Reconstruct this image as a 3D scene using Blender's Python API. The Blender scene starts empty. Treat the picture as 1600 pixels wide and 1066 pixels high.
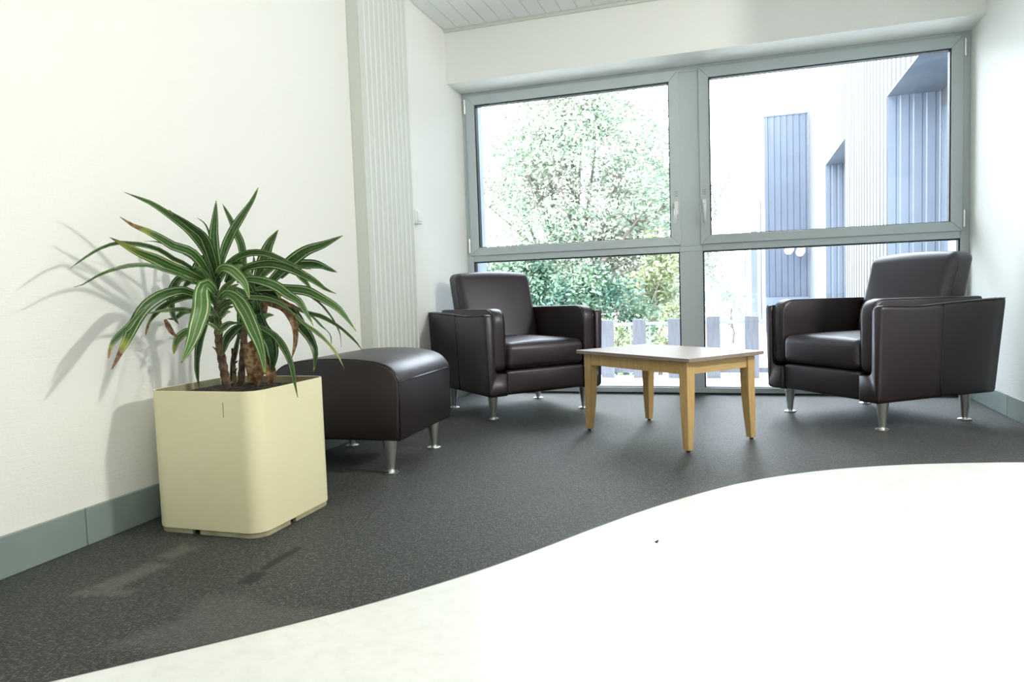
import bpy, bmesh, math, random
from mathutils import Vector, Matrix
C = bpy.context.scene.collection
PI = math.pi
rnd = random.Random(7)

# ------------------------------------------------------------------ camera
cam = bpy.data.cameras.new('camera')
camo = bpy.data.objects.new('camera', cam); C.objects.link(camo)
FPX = 1117.55
cam.sensor_width = 36.0; cam.sensor_fit = 'HORIZONTAL'; cam.lens = FPX / 1600 * 36
cam.clip_start = 0.05; cam.clip_end = 300
ya, pi_, ro = math.radians(17.7713), math.radians(-3.8131), math.radians(1.9568)
right = Vector((math.cos(ya), math.sin(ya), 0))
hd = Vector((-math.sin(ya), math.cos(ya), 0))
fw = hd * math.cos(pi_) + Vector((0, 0, 1)) * math.sin(pi_)
up = -hd * math.sin(pi_) + Vector((0, 0, 1)) * math.cos(pi_)
R_ = right * math.cos(ro) - up * math.sin(ro)
U_ = up * math.cos(ro) + right * math.sin(ro)
m = Matrix((R_, U_, -fw)).transposed().to_4x4(); m.translation = Vector((0, 0, 0.70))
camo.matrix_world = m
bpy.context.scene.camera = camo

# ------------------------------------------------------------------ sky, lights, exposure
sc = bpy.context.scene
sc.view_settings.view_transform = 'Standard'; sc.view_settings.look = 'None'
sc.view_settings.gamma = 1.0; sc.view_settings.use_curve_mapping = False
sc.view_settings.exposure = 0.33
world = bpy.data.worlds.new('overcast_sky'); sc.world = world; world.use_nodes = True
bg = world.node_tree.nodes['Background']
bg.inputs[0].default_value = (0.90, 0.965, 1.03, 1); bg.inputs[1].default_value = 11.0

def area(name, loc, target, sx, sy, power, col):
    l = bpy.data.lights.new(name, 'AREA'); l.shape = 'RECTANGLE'; l.size = sx; l.size_y = sy
    l.energy = power; l.color = col
    o = bpy.data.objects.new(name, l); C.objects.link(o); o.location = loc
    d = Vector(target) - Vector(loc); o.rotation_euler = d.to_track_quat('-Z', 'Y').to_euler()
    return o
area('added_ceiling_fill', (1.6, 0.2, 2.42), (1.6, 0.2, 0), 2.2, 2.2, 8, (1.0, 0.985, 0.95))  # unseen overhead fill, added to lift the whole room
area('added_rear_fill', (1.8, -2.9, 1.2), (0.6, 4.5, 1.9), 4.5, 2.2, 27, (0.98, 1.0, 0.98))  # added fill behind the camera, brightens beam, ceiling and planter front
area('corridor_downlight', (-0.2, 0.5, 2.42), (-1.3, 1.9, 0), 0.35, 0.35, 13, (1.0, 0.92, 0.76))
area('alcove_key_light', (2.6, 2.3, 2.25), (-1.6, 1.95, 0.7), 0.20, 0.20, 60, (1.0, 0.97, 0.88))
# daylight through the glazing (a portal that helps sampling the sky)
p_ = area('window_portal', (-0.29, 4.98, 1.08), (-0.29, 0, 1.08), 3.1, 2.1, 1, (1, 1, 1))
p_.data.cycles.is_portal = True

# ------------------------------------------------------------------ materials
def mat(name, col, rough=0.5, metal=0.0, spec=0.5, coat=0.0, noise=None, bump=None, sheen=0.0):
    """noise = (scale, colour2, low, high); bump = (scale, strength, distance)"""
    mt = bpy.data.materials.new(name); mt.use_nodes = True
    nt = mt.node_tree; b = nt.nodes['Principled BSDF']
    b.inputs['Base Color'].default_value = (*col, 1); b.inputs['Roughness'].default_value = rough
    b.inputs['Metallic'].default_value = metal; b.inputs['Specular IOR Level'].default_value = spec
    b.inputs['Coat Weight'].default_value = coat; b.inputs['Sheen Weight'].default_value = sheen
    tc = nt.nodes.new('ShaderNodeTexCoord')
    if noise:
        n = nt.nodes.new('ShaderNodeTexNoise'); n.inputs['Scale'].default_value = noise[0]; n.inputs['Detail'].default_value = 6
        nt.links.new(tc.outputs['Object'], n.inputs['Vector'])
        r = nt.nodes.new('ShaderNodeValToRGB'); r.color_ramp.elements[0].position = noise[2]; r.color_ramp.elements[1].position = noise[3]
        r.color_ramp.elements[0].color = (*col, 1); r.color_ramp.elements[1].color = (*noise[1], 1)
        nt.links.new(n.outputs['Fac'], r.inputs[0]); nt.links.new(r.outputs[0], b.inputs['Base Color'])
    if bump:
        n = nt.nodes.new('ShaderNodeTexNoise'); n.inputs['Scale'].default_value = bump[0]; n.inputs['Detail'].default_value = 4
        nt.links.new(tc.outputs['Object'], n.inputs['Vector'])
        bp = nt.nodes.new('ShaderNodeBump'); bp.inputs['Strength'].default_value = bump[1]; bp.inputs['Distance'].default_value = bump[2]
        nt.links.new(n.outputs['Fac'], bp.inputs['Height']); nt.links.new(bp.outputs[0], b.inputs['Normal'])
    return mt

class NT:
    """tiny helper for writing node maths"""
    def __init__(s, mt): s.nt = mt.node_tree; s.b = s.nt.nodes['Principled BSDF']
    def val(s, x, sock):
        if isinstance(x, (int, float)): sock.default_value = x
        else: s.nt.links.new(x, sock)
    def m(s, op, a, b=0.0, c=0.0, clamp=False):
        n = s.nt.nodes.new('ShaderNodeMath'); n.operation = op; n.use_clamp = clamp
        s.val(a, n.inputs[0]); s.val(b, n.inputs[1]); s.val(c, n.inputs[2]); return n.outputs[0]
    def noise(s, vec, scale, detail=4, rough=0.5):
        n = s.nt.nodes.new('ShaderNodeTexNoise'); n.inputs['Scale'].default_value = scale
        n.inputs['Detail'].default_value = detail; n.inputs['Roughness'].default_value = rough
        s.nt.links.new(vec, n.inputs['Vector']); return n.outputs['Fac']
    def mix(s, f, a, b):
        n = s.nt.nodes.new('ShaderNodeMix'); n.data_type = 'RGBA'
        s.val(f, n.inputs[0])
        for x, k in ((a, 6), (b, 7)):
            if isinstance(x, tuple): n.inputs[k].default_value = (*x, 1)
            else: s.nt.links.new(x, n.inputs[k])
        return n.outputs[2]
    def coord(s, which='Object'):
        tc = s.nt.nodes.new('ShaderNodeTexCoord'); return tc.outputs[which]
    def sep(s, v):
        n = s.nt.nodes.new('ShaderNodeSeparateXYZ'); s.nt.links.new(v, n.inputs[0]); return n.outputs
    def mapping(s, v, scale=(1, 1, 1), rot=(0, 0, 0), loc=(0, 0, 0)):
        n = s.nt.nodes.new('ShaderNodeMapping'); s.nt.links.new(v, n.inputs[0])
        n.inputs['Scale'].default_value = scale; n.inputs['Rotation'].default_value = rot; n.inputs['Location'].default_value = loc
        return n.outputs[0]
    def bump(s, h, st, dist):
        n = s.nt.nodes.new('ShaderNodeBump'); n.inputs['Strength'].default_value = st; n.inputs['Distance'].default_value = dist
        s.nt.links.new(h, n.inputs['Height']); s.nt.links.new(n.outputs[0], s.b.inputs['Normal'])
    def col(s, x): s.nt.links.new(x, s.b.inputs['Base Color'])
    def smooth(s, x, lo, hi):
        n = s.nt.nodes.new('ShaderNodeMapRange'); n.interpolation_type = 'SMOOTHSTEP'
        s.val(x, n.inputs[0]); n.inputs[1].default_value = lo; n.inputs[2].default_value = hi; return n.outputs[0]
    def patch(s, xyz, cx, cy, hx, hy, ang, soft, wob=None):
        """soft-edged rotated box mask on the floor"""
        ca, sa = math.cos(ang), math.sin(ang)
        dx = s.m('SUBTRACT', xyz[0], cx); dy = s.m('SUBTRACT', xyz[1], cy)
        u = s.m('ADD', s.m('MULTIPLY', dx, ca), s.m('MULTIPLY', dy, sa)); v = s.m('SUBTRACT', s.m('MULTIPLY', dy, ca), s.m('MULTIPLY', dx, sa))
        d = s.m('MAXIMUM', s.m('SUBTRACT', s.m('ABSOLUTE', u), hx), s.m('SUBTRACT', s.m('ABSOLUTE', v), hy))
        if wob is not None: d = s.m('ADD', d, wob)
        return s.smooth(d, soft, -soft)

# woven wall covering: fine horizontal ribs under cream-white paint
m_wall = mat('painted_woven_wall', (0.87, 0.885, 0.855), 0.55)
t = NT(m_wall); oc = t.coord()
w1 = t.noise(t.mapping(oc, (1, 1, 22)), 16, 3); w2 = t.noise(t.mapping(oc, (1, 1, 1)), 120, 2)
t.bump(t.m('ADD', t.m('MULTIPLY', w1, 0.7), t.m('MULTIPLY', w2, 0.5)), 0.35, 0.003)
m_beam = mat('painted_plaster', (0.87, 0.89, 0.87), 0.6, bump=(90, 0.08, 0.002))
m_ceil = mat('white_ceiling_board', (0.90, 0.91, 0.92), 0.5, bump=(30, 0.05, 0.002))
m_base = mat('grey_green_skirting', (0.235, 0.30, 0.29), 0.42, noise=(6, (0.26, 0.325, 0.31), 0.4, 0.65))
m_frame = mat('blue_grey_window_paint', (0.50, 0.575, 0.60), 0.35, bump=(160, 0.03, 0.001))
m_gasket = mat('black_rubber_gasket', (0.012, 0.014, 0.02), 0.5)
m_white = mat('white_plastic', (0.83, 0.85, 0.85), 0.35)
m_rad = mat('white_radiator_enamel', (0.66, 0.70, 0.65), 0.35)
m_chrome = mat('brushed_metal', (0.93, 0.94, 0.92), 0.32, metal=1.0, bump=(60, 0.03, 0.001))
m_black = mat('dark_plastic', (0.02, 0.02, 0.02), 0.5)
m_leather = mat('dark_brown_leather', (0.013, 0.0075, 0.0065), 0.41, spec=0.76, coat=0.0, noise=(3, (0.018, 0.010, 0.009), 0.35, 0.7), bump=(230, 0.10, 0.0012))
m_piping = mat('leather_piping', (0.016, 0.010, 0.009), 0.25, spec=0.6, bump=(300, 0.1, 0.001))
m_pot = mat('cream_planter_laminate', (0.84, 0.79, 0.53), 0.38, noise=(5, (0.81, 0.755, 0.485), 0.45, 0.8), bump=(40, 0.03, 0.002))
m_potin = mat('planter_inside', (0.50, 0.48, 0.29), 0.6, noise=(9, (0.30, 0.27, 0.15), 0.4, 0.7))
m_plinth = mat('planter_base_board', (0.42, 0.40, 0.26), 0.6, noise=(20, (0.3, 0.28, 0.18), 0.4, 0.7))
m_soil = mat('potting_soil', (0.02, 0.015, 0.012), 0.95, noise=(60, (0.06, 0.045, 0.03), 0.45, 0.65), bump=(70, 0.8, 0.02))
m_cane = mat('dracaena_cane', (0.16, 0.10, 0.055), 0.75, noise=(45, (0.05, 0.03, 0.02), 0.4, 0.6), bump=(60, 0.6, 0.006))
m_lino_line = mat('dark_seam_strip', (0.03, 0.035, 0.035), 0.5)

m_leather.node_tree.nodes['Principled BSDF'].inputs['Coat Roughness'].default_value = 0.30
m_leather.node_tree.nodes['Principled BSDF'].inputs['Specular Tint'].default_value = (0.86, 0.86, 1.0, 1)
# glass: clear pane with a plain surface reflection
m_glass = bpy.data.materials.new('window_glass'); m_glass.use_nodes = True
nt = m_glass.node_tree; nt.nodes.clear()
o_ = nt.nodes.new('ShaderNodeOutputMaterial'); mx = nt.nodes.new('ShaderNodeMixShader')
tr = nt.nodes.new('ShaderNodeBsdfTransparent'); gl = nt.nodes.new('ShaderNodeBsdfGlossy'); fr = nt.nodes.new('ShaderNodeFresnel')
fr.inputs[0].default_value = 1.25
tr.inputs[0].default_value = (0.96, 0.98, 0.985, 1); gl.inputs['Roughness'].default_value = 0.02
nt.links.new(fr.outputs[0], mx.inputs[0]); nt.links.new(tr.outputs[0], mx.inputs[1]); nt.links.new(gl.outputs[0], mx.inputs[2]); nt.links.new(mx.outputs[0], o_.inputs[0])

# timber of the table
def wood(name, c1, c2, rough, axis=2):
    mt = mat(name, c1, rough, spec=0.5); t = NT(mt); oc = t.coord()
    sc_ = [14, 14, 14]; sc_[axis] = 1.2
    n1 = t.noise(t.mapping(oc, tuple(sc_)), 5, 6, 0.6)
    n2 = t.noise(t.mapping(oc, tuple(x * 6 for x in sc_)), 6, 3, 0.6)
    f = t.smooth(t.m('ADD', t.m('MULTIPLY', n1, 0.75), t.m('MULTIPLY', n2, 0.25)), 0.35, 0.65)
    t.col(t.mix(f, c1, c2)); t.bump(n2, 0.05, 0.001); return mt
m_oak = wood('light_oak', (0.60, 0.42, 0.19), (0.50, 0.33, 0.135), 0.35, 2)
m_oakh = wood('light_oak_rail', (0.62, 0.44, 0.20), (0.53, 0.36, 0.15), 0.35, 0)
m_top = wood('table_top_veneer', (0.30, 0.235, 0.21), (0.26, 0.20, 0.175), 0.36, 0)
m_grey_timber = wood('weathered_timber', (0.25, 0.25, 0.28), (0.19, 0.19, 0.22), 0.8, 2)

# carpet: dark grey with pale flecks, worn patches and two dark glue marks
m_carpet = mat('grey_fleck_carpet', (0.06, 0.062, 0.06), 0.5, spec=0.17)
t = NT(m_carpet); oc = t.coord(); xyz = t.sep(oc)
big = t.noise(oc, 1.3, 3); mid = t.noise(oc, 9, 4, 0.6)
fl1 = t.noise(t.mapping(oc, (330, 70, 200), (0, 0, 0.6)), 1.0, 2, 0.7); fl2 = t.noise(t.mapping(oc, (60, 330, 200), (0, 0, 0.35)), 1.0, 2, 0.7)
fleck = t.m('MAXIMUM', t.smooth(fl1, 0.55, 0.68), t.smooth(fl2, 0.55, 0.68))
c0 = t.mix(t.smooth(big, 0.35, 0.68), (0.015, 0.016, 0.0135), (0.024, 0.0255, 0.0235))
c0 = t.mix(t.m('MULTIPLY', t.smooth(mid, 0.35, 0.7), 0.4), c0, (0.034, 0.036, 0.033))
c0 = t.mix(t.m('MULTIPLY', fleck, 0.7), c0, (0.24, 0.245, 0.215))
wob = t.m('MULTIPLY', t.m('SUBTRACT', t.noise(oc, 45, 3), 0.5), 0.05)
wob2 = t.m('MULTIPLY', t.m('SUBTRACT', t.noise(oc, 12, 3), 0.5), 0.16)
lightp = t.m('MAXIMUM', t.patch(xyz, -1.52, 1.42, 0.035, 0.09, -0.1, 0.02, wob), t.patch(xyz, -1.50, 1.32, 0.075, 0.018, 0.25, 0.015, wob))
lightp = t.m('MAXIMUM', lightp, t.patch(xyz, -1.53, 1.60, 0.03, 0.05, 0, 0.02, wob))
c0 = t.mix(t.m('MULTIPLY', lightp, 0.38), c0, (0.20, 0.195, 0.15))
wear = t.patch(xyz, -1.00, 1.22, 0.22, 0.14, -0.15, 0.03, wob2)
c0 = t.mix(t.m('MULTIPLY', wear, 0.30), c0, (0.15, 0.16, 0.145))
dark = t.m('MAXIMUM', t.patch(xyz, -1.202, 1.625, 0.014, 0.085, 0.0, 0.006, t.m('MULTIPLY', wob, 0.4)), t.patch(xyz, -1.190, 1.482, 0.022, 0.037, 0.05, 0.006, t.m('MULTIPLY', wob, 0.4)))
c0 = t.mix(t.m('MULTIPLY', dark, 0.95), c0, (0.004, 0.004, 0.004))
t.col(c0); t.bump(t.m('ADD', fl1, fl2), 0.6, 0.003)
t.b.inputs['Sheen Weight'].default_value = 0.10; t.b.inputs['Sheen Roughness'].default_value = 0.35
t.b.inputs['Sheen Tint'].default_value = (0.85, 0.93, 1.0, 1)

# vinyl: glossy off-white with faint marbling and one welded joint
m_vinyl = mat('off_white_vinyl', (0.80, 0.81, 0.76), 0.22, spec=0.5, coat=0.0)
t = NT(m_vinyl); oc = t.coord(); xyz = t.sep(oc)
n1 = t.noise(t.mapping(oc, (1, 1, 1)), 22, 6, 0.65); n2 = t.noise(oc, 3, 3)
c0 = t.mix(t.smooth(n1, 0.4, 0.72), (0.82, 0.84, 0.815), (0.76, 0.78, 0.75))
jo = t.m('LESS_THAN', t.m('ABSOLUTE', t.m('ADD', xyz[0], 0.402)), 0.0012)
c0 = t.mix(t.m('MULTIPLY', jo, 0.35), c0, (0.45, 0.46, 0.45))
t.col(c0)
r_ = t.m('ADD', 0.16, t.m('MULTIPLY', n2, 0.14)); t.nt.links.new(r_, t.b.inputs['Roughness'])
t.bump(n2, 0.05, 0.01)

# variegated strap leaf, driven by the leaf's own across/along attributes
m_leaf = mat('variegated_leaf', (0.05, 0.13, 0.04), 0.36, spec=0.3)
t = NT(m_leaf)
def attr(name):
    n = t.nt.nodes.new('ShaderNodeAttribute'); n.attribute_name = name; return n.outputs['Fac']
ac, al, dry, tone = attr('across'), attr('along'), attr('dry'), attr('tone')
ab = t.m('ABSOLUTE', ac)
oc = t.coord()
wv = t.m('MULTIPLY', t.m('SUBTRACT', t.noise(oc, 25, 2), 0.5), 0.12)
ab2 = t.m('ADD', ab, wv)
band = t.m('MULTIPLY', t.smooth(ab2, 0.58, 0.64), t.smooth(ab2, 0.76, 0.70))
mid = t.smooth(ab2, 0.10, 0.04)
streak = t.smooth(t.noise(t.mapping(ac and oc, (1, 1, 1)), 60, 2), 0.5, 0.7)
g = t.mix(tone, (0.014, 0.055, 0.010), (0.085, 0.20, 0.045))
g = t.mix(t.m('MULTIPLY', streak, 0.25), g, (0.10, 0.20, 0.07))
g = t.mix(t.m('MULTIPLY', band, t.m('ADD', 0.55, t.m('MULTIPLY', tone, 0.5))), g, (0.62, 0.68, 0.42))
g = t.mix(t.m('MULTIPLY', mid, t.m('ADD', 0.05, t.m('MULTIPLY', tone, 0.5))), g, (0.50, 0.60, 0.33))
br = t.mix(t.smooth(t.noise(oc, 70, 4), 0.35, 0.65), (0.10, 0.05, 0.025), (0.30, 0.19, 0.09))
ye = t.mix(0.35, g, (0.55, 0.58, 0.09))
g = t.mix(t.smooth(dry, 0.05, 0.5), g, ye)
g = t.mix(t.smooth(dry, 0.55, 0.9), g, br)
t.col(g)

# far things
m_fol1 = mat('pale_tree_leaves', (0.225, 0.31, 0.215), 0.5, noise=(0.9, (0.33, 0.33, 0.27), 0.42, 0.62))
m_fol2 = mat('dark_hedge_leaves', (0.045, 0.11, 0.080), 0.35, noise=(1.6, (0.12, 0.19, 0.11), 0.42, 0.62))
m_fol3 = mat('yellow_green_leaves', (0.34, 0.38, 0.20), 0.5, noise=(2.0, (0.25, 0.30, 0.16), 0.4, 0.6))
m_bark = mat('grey_bark', (0.17, 0.14, 0.12), 0.9, bump=(20, 0.4, 0.02))
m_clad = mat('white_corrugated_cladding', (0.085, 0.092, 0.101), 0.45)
m_blue = mat('shade_tinted_cladding', (0.100, 0.119, 0.160), 0.35, noise=(0.6, (0.118, 0.140, 0.180), 0.4, 0.6))  # facade metal on its shaded faces, the blue shade put into the colour
m_end = mat('end_wall_cladding', (0.056, 0.070, 0.103), 0.35, noise=(0.6, (0.066, 0.082, 0.118), 0.4, 0.6))  # same shaded metal, colour darkened because this face gets more sky
m_soff = mat('shade_tinted_soffit', (0.07, 0.085, 0.11), 0.30, noise=(2.0, (0.09, 0.11, 0.14), 0.4, 0.6))  # soffit shade put into the colour, a darker copy of the cladding
m_ground = mat('pale_gravel_ground', (0.62, 0.62, 0.60), 0.9, noise=(3, (0.70, 0.70, 0.68), 0.4, 0.6))
m_deck = mat('pale_stone_ledge', (0.60, 0.62, 0.64), 0.7, noise=(5, (0.68, 0.70, 0.72), 0.4, 0.6))
m_reveal = mat('outer_reveal_metal', (0.26, 0.30, 0.37), 0.4, noise=(3, (0.30, 0.34, 0.41), 0.4, 0.6))
m_rail = mat('green_grey_steel', (0.14, 0.19, 0.20), 0.5, noise=(8, (0.18, 0.23, 0.24), 0.4, 0.6))
m_house = mat('pale_render', (0.60, 0.60, 0.60), 0.8, noise=(1, (0.66, 0.66, 0.65), 0.4, 0.6))
m_roof = mat('grey_roof', (0.33, 0.36, 0.41), 0.7, noise=(2, (0.38, 0.41, 0.45), 0.4, 0.6))
m_dkglass = mat('dark_window_glass', (0.12, 0.15, 0.19), 0.15)
m_lamp = mat('white_lamp_housing', (0.80, 0.82, 0.84), 0.4)

# ------------------------------------------------------------------ mesh helpers
def link(name, me, material, parent=None):
    me.name = name
    o = bpy.data.objects.new(name, me); C.objects.link(o)
    if material is not None: me.materials.append(material)
    if parent is not None: o.parent = parent
    return o
def from_bm(name, bm, material, parent=None, smooth=False, bevel=0, seg=2, angle=35):
    bmesh.ops.recalc_face_normals(bm, faces=bm.faces[:])
    me = bpy.data.meshes.new(name); bm.to_mesh(me); bm.free()
    if smooth or bevel:
        for p in me.polygons: p.use_smooth = True
    o = link(name, me, material, parent)
    if bevel:
        b = o.modifiers.new('edge', 'BEVEL'); b.width = bevel; b.segments = seg; b.limit_method = 'ANGLE'; b.angle_limit = math.radians(angle); b.harden_normals = True
    return o
def add_box(bm, x0, x1, y0, y1, z0, z1, mtx=None):
    r = bmesh.ops.create_cube(bm, size=1)
    S = Matrix.Translation(((x0 + x1) / 2, (y0 + y1) / 2, (z0 + z1) / 2)) @ Matrix.Diagonal((x1 - x0, y1 - y0, z1 - z0, 1))
    if mtx is not None: S = mtx @ S
    bmesh.ops.transform(bm, matrix=S, verts=r['verts'])
def box(name, x0, x1, y0, y1, z0, z1, material, parent=None, bevel=0, seg=2, mtx=None):
    bm = bmesh.new(); add_box(bm, x0, x1, y0, y1, z0, z1, mtx)
    return from_bm(name, bm, material, parent, bevel=bevel, seg=seg)
def add_lathe(bm, prof, n=24, mtx=None, axis='Z'):
    rings = []
    for r, z in prof:
        ring = []
        for i in range(n):
            a = 2 * PI * i / n; v = Vector((r * math.cos(a), r * math.sin(a), z))
            if mtx is not None: v = mtx @ v
            ring.append(bm.verts.new(v))
        rings.append(ring)
    for a, b in zip(rings, rings[1:]):
        for i in range(n): bm.faces.new((a[i], a[(i + 1) % n], b[(i + 1) % n], b[i]))
    bm.faces.new(rings[0][::-1]); bm.faces.new(rings[-1])
def add_tube(bm, pts, rad, n=8):
    pts = [Vector(p) for p in pts]; rings = []
    rads = rad if isinstance(rad, (list, tuple)) else [rad] * len(pts)
    ref = Vector((0.13, 0.31, 0.94))
    for i, p in enumerate(pts):
        d = (pts[min(i + 1, len(pts) - 1)] - pts[max(i - 1, 0)]).normalized()
        a = d.cross(ref)
        if a.length < 0.2: a = d.cross(Vector((1, 0, 0)))
        a.normalize(); b = d.cross(a)
        rings.append([bm.verts.new(p + (a * math.cos(2 * PI * k / n) + b * math.sin(2 * PI * k / n)) * rads[i]) for k in range(n)])
    for a, b in zip(rings, rings[1:]):
        for i in range(n): bm.faces.new((a[i], a[(i + 1) % n], b[(i + 1) % n], b[i]))
    bm.faces.new(rings[0][::-1]); bm.faces.new(rings[-1])
def tube(name, pts, rad, material, parent=None, n=8):
    bm = bmesh.new(); add_tube(bm, pts, rad, n); return from_bm(name, bm, material, parent, smooth=True)
def rbox(name, size, ctr, r, material, parent=None, deform=None, n=8, k=4):
    """upholstered block: rounded box on a grid, so that deform(p, unit) can crown or lean it"""
    h = [s / 2 for s in size]
    def axis(hh):
        rr = min(r, hh * 0.999)
        a = [-hh + rr * (1 - math.cos(PI / 2 * i / k)) if False else -hh + rr * i / k for i in range(k)]
        inner = [-(hh - rr) + 2 * (hh - rr) * i / n for i in range(n + 1)]
        return a + inner + [-x for x in reversed(a)]
    ax = [axis(x) for x in h]
    bm = bmesh.new(); cache = {}
    def vert(i, j, l):
        key = (i, j, l)
        if key in cache: return cache[key]
        p = Vector((ax[0][i], ax[1][j], ax[2][l]))
        q = Vector([max(-(h[c] - min(r, h[c])), min(h[c] - min(r, h[c]), p[c])) for c in range(3)])
        d = p - q
        if d.length > 1e-9:
            # spread corner samples evenly over the quarter round
            d = Vector([math.tan(max(-1, min(1, d[c] / r)) * PI / 4) for c in range(3)])
            p = q + d.normalized() * r
        if deform: p = deform(p, Vector((p.x / h[0], p.y / h[1], p.z / h[2])))
        v = bm.verts.new(p + Vector(ctr)); cache[key] = v; return v
    N = [len(a) - 1 for a in ax]
    for c in range(3):
        a, b = [(1, 2), (0, 2), (0, 1)][c]
        for side in (0, N[c]):
            for i in range(N[a]):
                for j in range(N[b]):
                    def mk(ii, jj):
                        idx = [0, 0, 0]; idx[c] = side; idx[a] = ii; idx[b] = jj; return vert(*idx)
                    f = (mk(i, j), mk(i + 1, j), mk(i + 1, j + 1), mk(i, j + 1))
                    try: bm.faces.new(f)
                    except ValueError: pass
    return from_bm(name, bm, material, parent, smooth=True)
def prism(name, prof, stations, material, parent=None, bevel=0, seg=3, place=None, smooth=False, angle=35):
    """closed 2-D outline swept through stations; place(u, v, s) -> point"""
    bm = bmesh.new(); rings = []
    for s in stations: rings.append([bm.verts.new(place(u, v, s)) for u, v in prof])
    n = len(prof)
    for a, b in zip(rings, rings[1:]):
        for i in range(n): bm.faces.new((a[i], a[(i + 1) % n], b[(i + 1) % n], b[i]))
    bm.faces.new(rings[0][::-1]); bm.faces.new(rings[-1])
    return from_bm(name, bm, material, parent, smooth=smooth, bevel=bevel, seg=seg, angle=angle)
def empty(name, loc=(0, 0, 0), rz=0.0):
    o = bpy.data.objects.new(name, None); C.objects.link(o); o.location = loc; o.rotation_euler = (0, 0, rz)
    o.empty_display_size = 0.1; return o
def tag(o, label, cat, group=None, kind=None):
    o['label'] = label; o['category'] = cat
    if group: o['group'] = group
    if kind: o['kind'] = kind
    return o
def struct(o, label=None):
    o['kind'] = 'structure'
    if label: o['label'] = label
    return o

# ------------------------------------------------------------------ room shell
XL, XR, YW, YB, ZB, ZC = -1.85, 1.273, 4.80, 4.53, 2.108, 2.455
CURVE = [(-3.2,-1.2),(-2.2,0.0),(-1.6,0.62),(-1.235,.975),(-1.127,1.092),(-.982,1.232),(-.869,1.347),(-.779,1.466),(-.669,1.606),(-.581,1.747),(-.52,1.847),(-.426,2.041),(-.311,2.242),(-.127,2.508),(.033,2.683),(.206,2.836),(.441,2.956),(.677,3.047),(1.019,3.136),(1.6,3.22),(3.0,3.30),(4.6,3.34)]
def catmull(P, n=6):
    out = []
    for i in range(len(P) - 1):
        p0 = Vector(P[max(i - 1, 0)]); p1 = Vector(P[i]); p2 = Vector(P[i + 1]); p3 = Vector(P[min(i + 2, len(P) - 1)])
        for k in range(n):
            s = k / n
            out.append(0.5 * ((2 * p1) + (-p0 + p2) * s + (2 * p0 - 5 * p1 + 4 * p2 - p3) * s * s + (-p0 + 3 * p1 - 3 * p2 + p3) * s ** 3))
    out.append(Vector(P[-1])); return out
# smooth the measured curve a little before splining
cs = [Vector(p) for p in CURVE]
for _ in range(2): cs = [cs[0]] + [(cs[i - 1] + 2 * cs[i] + cs[i + 1]) / 4 for i in range(1, len(cs) - 1)] + [cs[-1]]
crv = [p for p in catmull([tuple(p) for p in cs]) if p.x > XL]
crv = [Vector((XL, crv[0].y - 0.25))] + crv
fl = empty('floor'); struct(fl, 'floor of grey carpet meeting pale vinyl along a wavy joint')
box('floor_slab', XL - 0.2, 4.8, -3.2, 5.15, -0.15, -0.004, m_deck, fl)
def floor_piece(name, others, material):
    bm = bmesh.new(); vs = [bm.verts.new((p.x, p.y, 0)) for p in crv]; ws = [bm.verts.new((x, y, 0)) for x, y in others]
    lo = [bm.verts.new((p.x, p.y, -0.004)) for p in crv]
    if len(ws) == len(vs):
        for i in range(len(vs) - 1): bm.faces.new((vs[i], vs[i + 1], ws[i + 1], ws[i]))
    for i in range(len(vs) - 1): bm.faces.new((vs[i], lo[i], lo[i + 1], vs[i + 1]))
    return from_bm(name, bm, material, fl)
floor_piece('carpet', [(p.x, 4.87) for p in crv], m_carpet)
floor_piece('vinyl', [(p.x, -3.0) for p in crv], m_vinyl)
bm = bmesh.new()
for a, b in zip(crv, crv[1:]):
    d = (b - a).normalized(); nn = Vector((-d.y, d.x)) * 0.0018
    v = [bm.verts.new((q.x, q.y, 0.0012)) for q in (a - nn, b - nn, b + nn, a + nn)]; bm.faces.new(v)
from_bm('joint_strip', bm, m_lino_line, fl)

struct(box('wall_left', XL - 0.2, XL, -3.2, 5.12, -0.15, 2.8, m_wall), 'cream-white woven-textured wall behind the planter')
struct(box('wall_right', XR, 4.8, 3.45, 5.12, -0.15, 2.8, m_wall), 'white wall beside the right armchair')
struct(box('wall_back', XL, XR, YB, 5.12, ZB, 2.8, m_beam), 'white boxed beam above the windows')
struct(box('wall_corridor', 4.6, 4.8, -3.2, 3.45, -0.15, 2.8, m_wall))
struct(box('wall_front', XL, 4.6, -3.2, -3.0, -0.15, 2.8, m_wall))
ce = box('ceiling', XL, 4.6, -3.0, 4.53, ZC + 0.012, 2.8, m_ceil); struct(ce, 'white boarded ceiling')
pl = None
for i in range(31):
    x = XL + 0.0015 + i * 0.1008
    if pl is None:
        pl = box('ceiling_plank', 0, 0.0992, -2.98, 4.508, ZC, ZC + 0.013, m_ceil, ce, bevel=0.002, seg=1); pl.location = (x, 0, 0)
    else:
        o = pl.copy(); C.objects.link(o); o.parent = ce; o.location = (x, 0, 0)
box('ceiling_board', 1.276, 4.58, -2.98, 3.44, ZC, ZC + 0.013, m_ceil, ce)
struct(box('trim_1', XL, XR, YB - 0.018, YB, ZC - 0.018, ZC + 0.006, m_rad, bevel=0.003), 'thin cream bead between beam and ceiling')
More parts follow.
